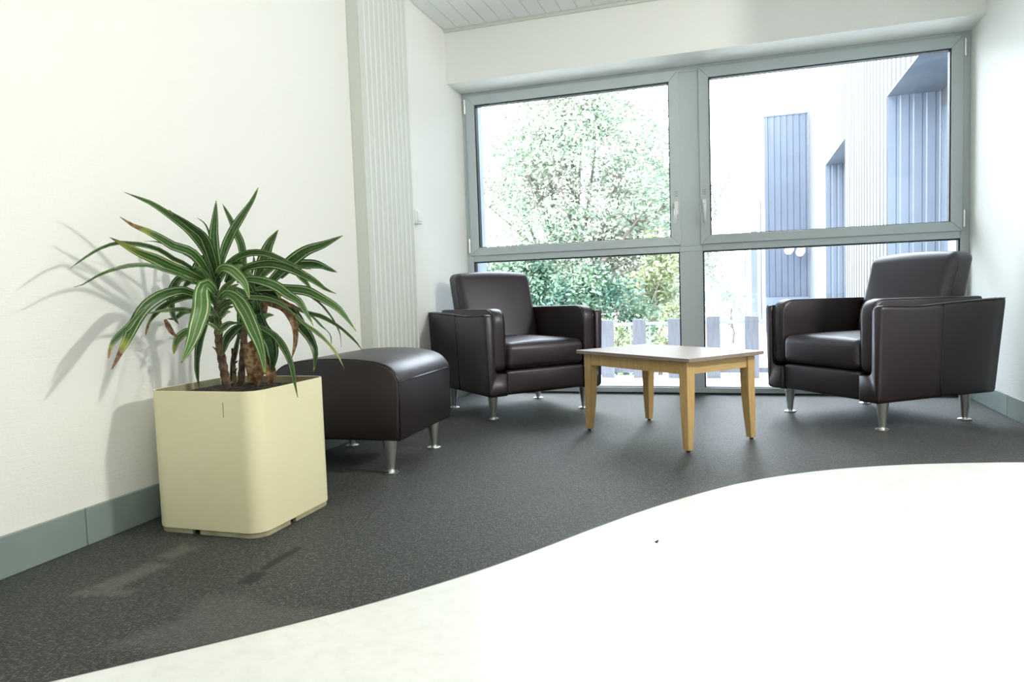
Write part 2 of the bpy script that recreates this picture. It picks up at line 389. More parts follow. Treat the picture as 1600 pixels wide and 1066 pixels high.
# skirtings, in two lengths each with a fine butt joint
bl = empty('baseboard_left'); struct(bl, 'grey-green skirting along the left wall')
for y0, y1 in ((-2.98, 1.5805), (1.582, 4.785)): box('baseboard_length', XL, XL + 0.010, y0, y1, 0.0, 0.112, m_base, bl, bevel=0.003)
br_ = empty('baseboard_right'); struct(br_, 'blue-grey skirting along the right wall')
for y0, y1 in ((3.46, 4.12), (4.121, 4.785)): box('baseboard_length', XR - 0.010, XR, y0, y1, 0.0, 0.112, m_base, br_, bevel=0.003)

# ------------------------------------------------------------------ window: two opening lights over two fixed lights
win = empty('window_1', (0, 0, 0)); struct(win, 'wide grey window, two opening panes above two fixed panes')
F0, F1 = YW, YW + 0.075           # frame depth
XA, XB = XL, XR
ML, MR = -0.362, -0.236
def fbar(name, x0, x1, z0, z1, y0=F0, y1=F1, parent=win, mt=m_frame, bev=0.003):
    return box(name, x0, x1, y0, y1, z0, z1, mt, parent, bevel=bev)
fbar('jamb', XA, XA + 0.045, 0.0, 2.108); fbar('jamb', XB - 0.045, XB, 0.0, 2.108)
fbar('head_rail', XA + 0.045, XB - 0.045, 2.072, 2.108)
fbar('bottom_rail', XA + 0.045, XB - 0.045, 0.008, 0.042, F0 - 0.004)
fbar('bottom_gap_strip', XA, XB, 0.0, 0.008, F0 + 0.004, mt=m_gasket, bev=0)
fbar('mullion', ML - 0.009, MR + 0.009, 0.042, 0.931); fbar('mullion', ML - 0.006, MR + 0.006, 0.965, 2.072)
fbar('transom', XA + 0.045, ML - 0.009, 0.931, 0.985); fbar('transom', MR + 0.009, XB - 0.045, 0.931, 0.985); fbar('transom', ML - 0.009, MR + 0.009, 0.931, 0.965)
def ring(bm, x0, x1, z0, z1, w, wb, wt, y0, y1):
    """mitred frame: four trapezoid bars"""
    o4 = [(x0, z0), (x1, z0), (x1, z1), (x0, z1)]; i4 = [(x0 + w, z0 + wb), (x1 - w, z0 + wb), (x1 - w, z1 - wt), (x0 + w, z1 - wt)]
    for k in range(4):
        q = [o4[k], o4[(k + 1) % 4], i4[(k + 1) % 4], i4[k]]
        a = [bm.verts.new((x, y0, z)) for x, z in q]; b = [bm.verts.new((x, y1, z)) for x, z in q]
        bm.faces.new(a); bm.faces.new(b[::-1])
        for j in range(4): bm.faces.new((a[j], b[j], b[(j + 1) % 4], a[(j + 1) % 4]))
def lever(parent, x, side):
    # slim backplate, boss and hanging lever
    hb = rbox('handle', (0.026, 0.008, 0.085), (x, F0 - 0.016, 1.215), 0.004, m_white, parent, n=2, k=2)
    bm = bmesh.new()
    add_tube(bm, [(x, F0 - 0.018, 1.225), (x, F0 - 0.044, 1.225), (x, F0 - 0.052, 1.218), (x + side * 0.003, F0 - 0.054, 1.18), (x + side * 0.004, F0 - 0.052, 1.105)], [0.009, 0.009, 0.010, 0.009, 0.007], 10)
    bm.to_mesh(me := bpy.data.meshes.new('t')); bm.free()
    b2 = bmesh.new(); b2.from_mesh(hb.data); b2.from_mesh(me); b2.to_mesh(hb.data); b2.free()
    for p in hb.data.polygons: p.use_smooth = True
    bm = bmesh.new()
    for i in (-1, 1):
        for k in range(3): add_lathe(bm, [(0.0028, 0), (0.0028, 0.0012)], 8, Matrix.Translation((x + i * 0.0055, F0 - 0.0125, 1.292 + k * 0.013)) @ Matrix.Rotation(PI / 2, 4, 'X'))
    s_ = from_bm('vent_holes', bm, m_black, parent); s_['kind'] = 'stuff'
def hinge(parent, x, z):
    bm = bmesh.new()
    for a, b, r in ((-0.047, -0.018, 0.0065), (-0.016, 0.016, 0.0065), (0.018, 0.047, 0.0065), (-0.05, 0.05, 0.004)): add_lathe(bm, [(r, a), (r, b)], 12, Matrix.Translation((x, F0 - 0.010, z)))
    from_bm('hinge', bm, m_chrome, parent, smooth=False)
for x0, x1, hs in ((XA + 0.031, ML + 0.001, -1), (MR - 0.001, XB - 0.036, 1)):
    bm = bmesh.new(); ring(bm, x0, x1, 0.974, 2.087, 0.061, 0.056, 0.066, F0 - 0.012, F0 + 0.055)
    sa = from_bm('sash', bm, m_frame, win, bevel=0.003)
    gx0, gx1 = x0 + 0.061, x1 - 0.061
    bm = bmesh.new(); ring(bm, gx0, gx1, 1.030, 2.021, 0.007, 0.004, 0.007, F0 + 0.002, F0 + 0.05); from_bm('gasket', bm, m_gasket, sa)
    box('pane', gx0 + 0.006, gx1 - 0.006, F0 + 0.026, F0 + 0.030, 1.033, 2.016, m_glass, sa)
    lever(sa, (x1 - 0.026) if hs < 0 else (x0 + 0.026), hs)
    hx = x0 - 0.008 if hs < 0 else x1 + 0.008
    hinge(sa, hx, 1.045); hinge(sa, hx, 2.015)
for x0, x1 in ((XA + 0.045, ML - 0.009), (MR + 0.009, XB - 0.045)):
    bm = bmesh.new(); ring(bm, x0, x1, 0.042, 0.931, 0.008, 0.004, 0.008, F0 + 0.012, F0 + 0.06); ga = from_bm('gasket', bm, m_gasket, win)
    box('pane', x0 + 0.007, x1 - 0.007, F0 + 0.034, F0 + 0.038, 0.045, 0.925, m_glass, win)
# outer reveal lining seen through the left edge of the glass
ov = empty('trim_2'); struct(ov, 'pale blue metal lining of the outer window reveal')
box('reveal_lining', XA, XA + 0.03, F1, 5.12, 0.0, 2.108, m_reveal, ov); box('reveal_lining', XB - 0.03, XB, F1, 5.12, 0.0, 2.108, m_reveal, ov)
struct(box('window_ledge', XA - .2, XB + .2, F1, 5.30, -0.10, 0.012, m_deck, bevel=0.005), 'pale outer ledge below the window')

# ------------------------------------------------------------------ radiator, conduit, switch
rad = empty('radiator', (XL, 3.51, 0.14))
tag(rad, 'tall white vertical ribbed radiator on the left wall behind the ottoman', 'radiator')
rad.location = (0, 0, 0)
RN, RY0, RY1 = 10, 3.25, 3.785
pw = (RY1 - RY0) / RN; first = None
for i in range(RN):
    y = RY0 + i * pw
    if first is None:
        first = box('fin', XL + 0.034, XL + 0.066, 0.0012, pw - 0.0012, 0.15, 2.435, m_rad, rad, bevel=0.0025, seg=2); first.location = (0, y, 0)
        lit_edge = box('lit_edge', XL + 0.060, XL + 0.0715, pw - 0.0055, pw + 0.0055, 0.155, 2.430, m_white, first, bevel=0.003, seg=2)  # pale strip: window light along the tube edge, put into the colour
    else:
        o = first.copy(); C.objects.link(o); o.parent = rad; o.location = (0, y, 0)
        q = lit_edge.copy(); C.objects.link(q); q.parent = o
box('end_cover', XL + 0.001, XL + 0.060, RY0 - 0.003, RY0 + 0.001, 0.15, 2.435, m_rad, rad, bevel=0.001)
box('end_cover', XL + 0.001, XL + 0.060, RY1 - 0.001, RY1 + 0.003, 0.15, 2.435, m_rad, rad, bevel=0.001)
for z in (0.17, 2.36): box('header_pipe', XL + 0.012, XL + 0.036, RY0 + 0.003, RY1 - 0.003, z, z + 0.05, m_rad, rad, bevel=0.008)
for z in (0.4, 2.2):
    for y in (RY0 + 0.1, RY1 - 0.1): box('wall_bracket', XL + 0.001, XL + 0.036, y - 0.015, y + 0.015, z, z + 0.03, m_rad, rad)
cd = box('cable_conduit', XL, XL + 0.016, 3.888, 3.925, 1.212, ZC - 0.002, m_white, bevel=0.003)
tag(cd, 'thin white cable trunking running down the wall beside the radiator', 'conduit')
sw = empty('light_switch', (0, 0, 0)); tag(sw, 'small white switch box at the foot of the cable trunking', 'switch')
rbox('switch_box', (0.040, 0.072, 0.078), (XL + 0.020, 3.915, 1.172), 0.006, m_white, sw, n=2, k=2)
rbox('rocker', (0.014, 0.050, 0.056), (XL + 0.043, 3.915, 1.172), 0.004, m_white, sw, n=2, k=2)
sk = empty('wall_socket', (0, 0, 0)); tag(sk, 'small white square socket just right of the switch box', 'socket')
rbox('socket_plate', (0.022, 0.060, 0.066), (XL + 0.011, 3.985, 1.170), 0.005, m_white, sk, n=2, k=2)
rbox('socket_insert', (0.012, 0.036, 0.040), (XL + 0.022, 3.985, 1.172), 0.004, m_white, sk, n=2, k=2)

# ------------------------------------------------------------------ tapered metal leg used by chairs and ottoman
def metal_leg(parent, x, y, top=0.14):
    bm = bmesh.new(); add_lathe(bm, [(0.0125, 0.004), (0.0135, 0.012), (0.029, top - 0.004), (0.030, top)], 24)
    lg = from_bm('leg', bm, m_chrome, parent, smooth=True); lg.location = (x, y, 0)
    bm = bmesh.new(); add_lathe(bm, [(0.029, 0.0005), (0.031, 0.002), (0.031, 0.005), (0.027, 0.007), (0.014, 0.0085)], 28)
    ft = from_bm('foot_disc', bm, m_chrome, lg); return lg
def bevel_profile(pts, rads, n=4):
    """round the corners of a closed 2-D outline"""
    out = []; N = len(pts)
    for i in range(N):
        p = Vector(pts[i]); a = Vector(pts[i - 1]) - p; b = Vector(pts[(i + 1) % N]) - p; r = rads[i]
        if r <= 0: out.append(tuple(p)); continue
        r = min(r, a.length * 0.48, b.length * 0.48); A = p + a.normalized() * r; B = p + b.normalized() * r
        for k in range(n + 1):
            s = k / n; out.append(tuple((1 - s) ** 2 * A + 2 * s * (1 - s) * p + s * s * B))
    return out

# ------------------------------------------------------------------ armchair (local: +y faces the front, +x the sitter's side)
def make_chair():
    root = empty('armchair')
    ZBt = 0.137
    for sx in (1, -1):
        # outer shell: tall side panel with a low lip in front of which the arm pad stands
        prof = bevel_profile([(0.255, ZBt), (0.372, ZBt), (0.388, 0.588), (0.338, 0.588), (0.334, 0.262), (0.255, 0.262)], [0.006, 0.02, 0.022, 0.022, 0.03, 0.012])
        st = [-0.365, -0.30, -0.20, -0.10, -0.025, -0.015, 0.0, 0.10, 0.20, 0.30, 0.352, 0.362, 0.366]
        def place(u, v, s, sx=sx):
            h = (v - ZBt) / 0.45
            fl_ = max(0.0, (-0.015 - s)) * 0.09 * (0.35 + 0.65 * h)           # rear half of the panel angles outward
            dip = -0.008 * math.exp(-((s - 0.13) / 0.14) ** 2) * h + 0.012 * max(0, -s) / 0.36 * h
            lean = -0.020 * h if s < -0.1 else -0.020 * h * max(0, (0.0 - s) / 0.1)
            ins = {0.362: 0.004, 0.366: 0.013}.get(s, 0.0)
            uu = u + fl_ * (1 if u > 0.3 else 0.5)
            cu, cv = 0.345, 0.35
            if ins:
                uu += ins * (0.6 if uu < 0.30 else -0.6 if uu > 0.36 else 0); v = v + (ins if v < 0.2 else (-ins if v > 0.5 else 0))
            return Vector((sx * uu, s + lean, v + dip))
        sh = prism('shell_side', prof, st, m_leather, root, smooth=True, place=place)
        # welt running round the outer panel and down the middle seam
        def on(s, v): return place(0.3885 if v > 0.5 else 0.372, v, s)
        bm = bmesh.new()
        add_tube(bm, [place(0.3725 + (v - ZBt) / 0.451 * 0.0155, v, -0.018) for v in [ZBt + 0.01 + i * 0.055 for i in range(9)]], 0.0022, 6)
        add_tube(bm, [place(0.384, 0.5855, s) for s in st[:-2]], 0.003, 6)
        add_tube(bm, [place(0.341, 0.5855, s) for s in st[:-2]], 0.003, 6)
        from_bm('piping', bm, m_piping, sh, smooth=True)
        # inner arm pad: stands on the lip, rounded over at the top front
        side = bevel_profile([(-0.355, 0.272), (0.356, 0.272), (0.362, 0.617), (-0.355, 0.610)], [0.01, 0.045, 0.085, 0.02], 8)
        X0, X1 = 0.257, 0.334
        xs = [0, 0.12, 0.3, 1, 2, 3]
        def placea(u, v, s, sx=sx):
            # s: position through the pad thickness; shrink the outline at both faces for a soft edge
            w, inset = s
            cy, cz = 0.0, 0.44
            k = inset
            dy = max(-1, min(1, (u - cy) / 0.05)); dz = max(-1, min(1, (v - cz) / 0.05))
            arch = 0.004 * math.sin(PI * (u + 0.355) / 0.71) if v > 0.5 else 0
            return Vector((sx * w, u - dy * k, v - dz * k + arch))
        stn = [(X0, 0.014), (X0 + 0.003, 0.007), (X0 + 0.009, 0.002), (X0 + 0.018, 0), (X1 - 0.018, 0), (X1 - 0.009, 0.002), (X1 - 0.003, 0.007), (X1, 0.014)]
        pad = prism('arm_pad', side, stn, m_leather, root, smooth=True, place=placea)
        for w in (X0 + 0.004, X1 - 0.004):
            bm = bmesh.new()
            loop = [placea(u, v, (w, 0.004)) for u, v in side if u > -0.34]
            loop = [p for p in loop]
            # order: from bottom front round the top to the back
            add_tube(bm, loop, 0.0024, 6)
            from_bm('piping', bm, m_piping, pad, smooth=True)
    # front rail under the seat
    rbox('front_rail', (0.512, 0.05, 0.135), (0, 0.328, 0.208), 0.016, m_leather, root, n=6, k=3,
         deform=lambda p, u: Vector((p.x, p.y + 0.008 * (1 - u.x * u.x) * (1 - u.z * u.z) * (u.y > 0), p.z + 0.004 * (1 - u.x ** 2) * (u.z > 0))))
    rbox('base_frame', (0.52, 0.64, 0.11), (0, -0.01, 0.198), 0.01, m_leather, root, n=2, k=2)
    # seat cushion, crowned
    def crown(p, u):
        q = Vector(p); c = (1 - u.x ** 2) * (1 - (u.y * 0.9) ** 4)
        if u.z > 0: q.z += 0.020 * c * u.z
        if u.y > 0.5: q.y += 0.012 * (1 - u.x ** 2) * (1 - u.z ** 2)
        return q
    seat = rbox('seat_cushion', (0.508, 0.57, 0.145), (0, 0.078, 0.352), 0.036, m_leather, root, deform=crown, n=12, k=5)
    # backrest: thick at the seat, thinner at the top, front face leaning back
    def lean(p, u):
        h = (u.z + 1) / 2; q = Vector(p)
        if u.y > 0: q.y += u.y * (0.045 * (1 - h)) + 0.012 * u.y * (1 - u.x ** 2) * (1 - u.z ** 4)
        q.y -= 0.125 * h ** 1.1
        q.x *= 1.0 + 0.035 * h
        if u.z > 0: q.z += 0.014 * (1 - u.x ** 2) * u.z
        return q
    bk = rbox('backrest', (0.505, 0.15, 0.53), (0, -0.205, 0.565), 0.042, m_leather, root, deform=lean, n=12, k=5)
    bm = bmesh.new()
    for sx in (1, -1):
        pts = []
        for i in range(13):
            h = 0.40 + 0.565 * i / 12; z = 0.565 - 0.265 + 0.53 * h
            pts.append((sx * (0.2525 * (1 + 0.035 * h)), -0.205 + 0.040 + 0.045 * (1 - h) * 0.9 - 0.125 * h ** 1.1 - 0.006, z))
        pts = [(x + 0.0, y, z) for x, y, z in pts]
        add_tube(bm, pts[:-2], 0.0022, 6)
        from_bm('piping', bm, m_piping, bk, smooth=True); bm = bmesh.new()
    bm.free()
    # rear panel closing the shell
    rbox('rear_panel', (0.72, 0.055, 0.445), (0, -0.352, 0.362), 0.018, m_leather, root, n=4, k=3,
         deform=lambda p, u: Vector((p.x * (1 + 0.02 * (u.z + 1)), p.y - 0.014 * (u.z + 1) / 2, p.z)))
    for x, y in ((0.305, 0.27), (-0.305, 0.27), (0.305, -0.265), (-0.305, -0.265)): metal_leg(root, x, y, 0.142)
    return root
def copy_tree(o, parent=None):
    c = o.copy(); C.objects.link(c)
    if parent is not None: c.parent = parent
    for ch in list(o.children): copy_tree(ch, c)
    return c
chL = make_chair()
chL.location = (-1.305, 4.14, 0); chL.rotation_euler = (0, 0, math.atan2(-0.725, -0.69))
tag(chL, 'dark brown leather armchair standing in the corner by the radiator and the left pane', 'armchair', 'leather armchairs by the window')
chR = copy_tree(chL)
chR.location = (0.655, 4.094, 0); chR.rotation_euler = (0, 0, math.atan2(0.79, -0.613))
tag(chR, 'dark brown leather armchair beside the right wall, pale scuff on its side panel', 'armchair', 'leather armchairs by the window')
sc_m = rbox('scuff_mark', (0.004, 0.011, 0.020), (0.386, 0.318, 0.497), 0.0019, m_white, chR, n=1, k=2)
sc_m['label'] = 'small pale scuff on the front edge of the side panel'

# ------------------------------------------------------------------ ottoman (arched in x)
ot = empty('ottoman', (-1.556, 2.757, 0), math.radians(2.2))
tag(ot, 'dark brown leather footstool with arched top on four metal legs behind the planter', 'footstool')
hw, hd_ = 0.284, 0.283
arc = []
zt_, ze, zbm = 0.466, 0.355, 0.138
for i in range(33):
    x = hw * math.cos(PI * i / 32) * (1.0)
    u_ = abs(x) / hw
    arc.append((x, ze + (zt_ - ze) * max(0, 1 - u_ ** 7.5) ** 0.5 * (1 - 0.24 * u_ * u_)))
prof = [(-hw * 0.985, zbm + 0.012), (-hw * 0.955, zbm), (hw * 0.955, zbm), (hw * 0.985, zbm + 0.012)] + arc
def otp(u, v, s):
    y, ins = s
    return Vector((u * (1 - ins / hw), y, v - (ins if v > 0.3 else -ins)))
prism('upholstery', prof, [(-hd_, 0.012), (-hd_ + 0.002, 0.006), (-hd_ + 0.007, 0.0015), (-hd_ + 0.014, 0), (-0.1, 0), (0.1, 0), (hd_ - 0.014, 0), (hd_ - 0.007, 0.0015), (hd_ - 0.002, 0.006), (hd_, 0.012)], m_leather, ot, smooth=True, place=otp)
ups = [c for c in ot.children][0]
bm = bmesh.new()
zs = 0.372
def seamx(z): # outline x at the seam height
    best = min(arc, key=lambda p: abs(p[1] - z) if p[0] > 0 else 9); return best[0]
for sx in (1, -1): add_tube(bm, [(sx * (seamx(zs) + 0.0005), y, zs) for y in (-hd_ + 0.006, -0.1, 0.1, hd_ - 0.006)], 0.0026, 6)
pp = [q for q in prof[3:]]
for sy in (-1, 1): add_tube(bm, [otp(x, z, (sy * (hd_ - 0.004), 0.003)) for x, z in pp], 0.0024, 6)
from_bm('piping', bm, m_piping, ups, smooth=True)
for x, y in ((0.209, -0.23), (0.209, 0.232), (-0.209, -0.23), (-0.209, 0.232)): metal_leg(ot, x, y, 0.142)

# ------------------------------------------------------------------ coffee table
e1 = Vector((0.635, 0.772)).normalized(); TH = math.atan2(e1.y, e1.x)
tb = empty('coffee_table', (-0.344, 3.448, 0), TH)
tag(tb, 'low square-edged coffee table with brown top and light oak tapered legs', 'table')
LX, LY = 0.217, 0.344        # half spans to the outer leg faces
top = box('table_top', -LX - 0.022, LX + 0.022, -LY - 0.034, LY + 0.034, 0.388, 0.405, m_top, tb, bevel=0.002)
for sx in (1, -1):
    for sy in (1, -1):
        bm = bmesh.new(); w = 0.046
        ox, oy = sx * LX, sy * LY
        rings = []
        for z, t_ in ((0.010, 0.029), (0.06, 0.033), (0.12, 0.038), (0.20, 0.043), (0.28, 0.046), (0.388, 0.046)):
            rings.append([bm.verts.new(p) for p in ((ox, oy, z), (ox - sx * t_, oy, z), (ox - sx * t_, oy - sy * t_, z), (ox, oy - sy * t_, z))])
        for a, b in zip(rings, rings[1:]):
            for i in range(4): bm.faces.new((a[i], a[(i + 1) % 4], b[(i + 1) % 4], b[i]))
        bm.faces.new(rings[0][::-1]); bm.faces.new(rings[-1])
        lg = from_bm('leg', bm, m_oak, tb, bevel=0.0018, angle=50)
        bm = bmesh.new(); add_lathe(bm, [(0.008, 0.0), (0.009, 0.002), (0.008, 0.0105)], 14, Matrix.Translation((ox - sx * 0.013, oy - sy * 0.013, 0)))
        from_bm('glide', bm, m_black, lg)
for sx in (1, -1): box('apron', sx * (LX - 0.008), sx * (LX - 0.026), -LY + 0.046, LY - 0.046, 0.332, 0.388, m_oak, tb, bevel=0.001)
for sy in (1, -1): box('apron', -LX + 0.046, LX - 0.046, sy * (LY - 0.008), sy * (LY - 0.026), 0.332, 0.388, m_oakh, tb, bevel=0.001)

# ------------------------------------------------------------------ potted dracaena
pt = empty('potted_plant', (-1.5455, 1.929, 0)); tag(pt, 'variegated strap-leaved dracaena growing in a tall cream square planter by the left wall', 'plant')
PX = -1.5455; PY = 1.929
def rrect(h, r, n=8):
    out = []
    for cx, cy, a0 in ((h - r, h - r, 0), (-h + r, h - r, 90), (-h + r, -h + r, 180), (h - r, -h + r, 270)):
        for i in range(n + 1):
            a = math.radians(a0 + 90 * i / n); out.append((cx + r * math.cos(a), cy + r * math.sin(a)))
    return out
H_ = 0.1975
bm = bmesh.new()
outer = rrect(H_, 0.055); inner = rrect(H_ - 0.006, 0.049)
def loopv(lp, z): return [bm.verts.new((x, y, z)) for x, y in lp]
ls = [loopv(outer, 0.016), loopv(outer, 0.440), loopv(inner, 0.440), loopv(inner, 0.24)]
N = len(outer)
for a, b in zip(ls, ls[1:]):
    for i in range(N): bm.faces.new((a[i], a[(i + 1) % N], b[(i + 1) % N], b[i]))
bm.faces.new(ls[0][::-1]); bm.faces.new(ls[-1])
box_ = from_bm('planter_box', bm, m_pot, pt, smooth=False, bevel=0.0015, seg=2, angle=60)
box_.data.materials.append(m_potin)
for p in box_.data.polygons:
    p.use_smooth = True
    c_ = p.center
    if p.index >= 2 * N and p.index < 3 * N: p.material_index = 1
# plinth: slightly recessed board that follows the box outline, in lengths with gaps between
po, pi2 = rrect(H_ - 0.004, 0.051), rrect(H_ - 0.016, 0.039)
def ring_pt(lp, s):
    s %= len(lp); i = int(s); f_ = s - i; a, b = lp[i], lp[(i + 1) % len(lp)]
    return (a[0] + (b[0] - a[0]) * f_, a[1] + (b[1] - a[1]) * f_)
NL = len(po)
# indices 8->9 back edge, 17->18 left edge, 26->27 front edge, 35->36 right edge
cuts = [8.5, 17.5, 26.36, 35.38]
for k in range(4):
    s0 = cuts[k] + 0.05; s1 = (cuts[k + 1] if k < 3 else cuts[0] + NL) - 0.05
    if k == 3: s1 = 8.45 + NL
    ss = [s0] + [float(x) for x in range(int(s0) + 1, int(s1) + 1)] + [s1]
    A_ = [ring_pt(po, x) for x in ss]; B_ = [ring_pt(pi2, x) for x in ss]
    lp = A_ + B_[::-1]
    prism('plinth_strip', lp, [0.001, 0.0155], m_plinth, pt, place=lambda u, v, s: Vector((u, v, s)))
box('plinth_core', -0.172, 0.172, -0.172, 0.172, 0.0, 0.016, m_black, pt)
sm_ = box('scratch_mark', 0.0885, 0.0897, -H_ - 0.0006, -H_ + 0.0002, 0.363, 0.408, m_black, pt); sm_['label'] = 'fine dark scratch on the front face'
# soil
bm = bmesh.new()
ctr = bm.verts.new((0, 0, 0.424)); rings = []
for k in range(1, 9):
    s = k / 8
    rings.append([bm.verts.new((x * s * 0.998, y * s * 0.998, 0.414 + rnd.uniform(-.004, .006) + 0.008 * (1 - s))) for x, y in inner])
for i in range(N): bm.faces.new((ctr, rings[0][i], rings[0][(i + 1) % N]))
for a, b in zip(rings, rings[1:]):
    for i in range(N): bm.faces.new((a[i], b[i], b[(i + 1) % N], a[(i + 1) % N]))
from_bm('soil', bm, m_soil, pt, smooth=True)
def W(p): return (p[0] - PX, p[1] - PY, p[2])
canes = [([(-1.591, 1.92, 0.405), (-1.602, 1.92, 0.48), (-1.614, 1.92, 0.563), (-1.607, 1.91, 0.647), (-1.598, 1.905, 0.72)], [0.014, 0.013, 0.0125, 0.012, 0.009]),
         ([(-1.622, 2.02, 0.405), (-1.615, 2.03, 0.511), (-1.597, 2.03, 0.619), (-1.576, 2.03, 0.727)], [0.012, 0.011, 0.010, 0.008]),
         ([(-1.583, 2.05, 0.405), (-1.568, 2.06, 0.552), (-1.539, 2.07, 0.704)], [0.012, 0.011, 0.009]),
         ([(-1.600, 1.965, 0.405), (-1.603, 1.97, 0.48), (-1.610, 1.975, 0.55)], [0.007, 0.006, 0.003])]
for pts, rr in canes:
    P3 = [Vector(p) for p in pts]; fine = []; fr_ = []
    for i in range(len(P3) - 1):
        for k in range(6):
            s = k / 6; fine.append(W(P3[i].lerp(P3[i + 1], s))); fr_.append((rr[i] * (1 - s) + rr[i + 1] * s) * (1.0 + (0.16 if (k % 2) else -0.05)))
    fine.append(W(P3[-1])); fr_.append(rr[-1])
    tube('cane', fine, fr_, m_cane, pt, 10)
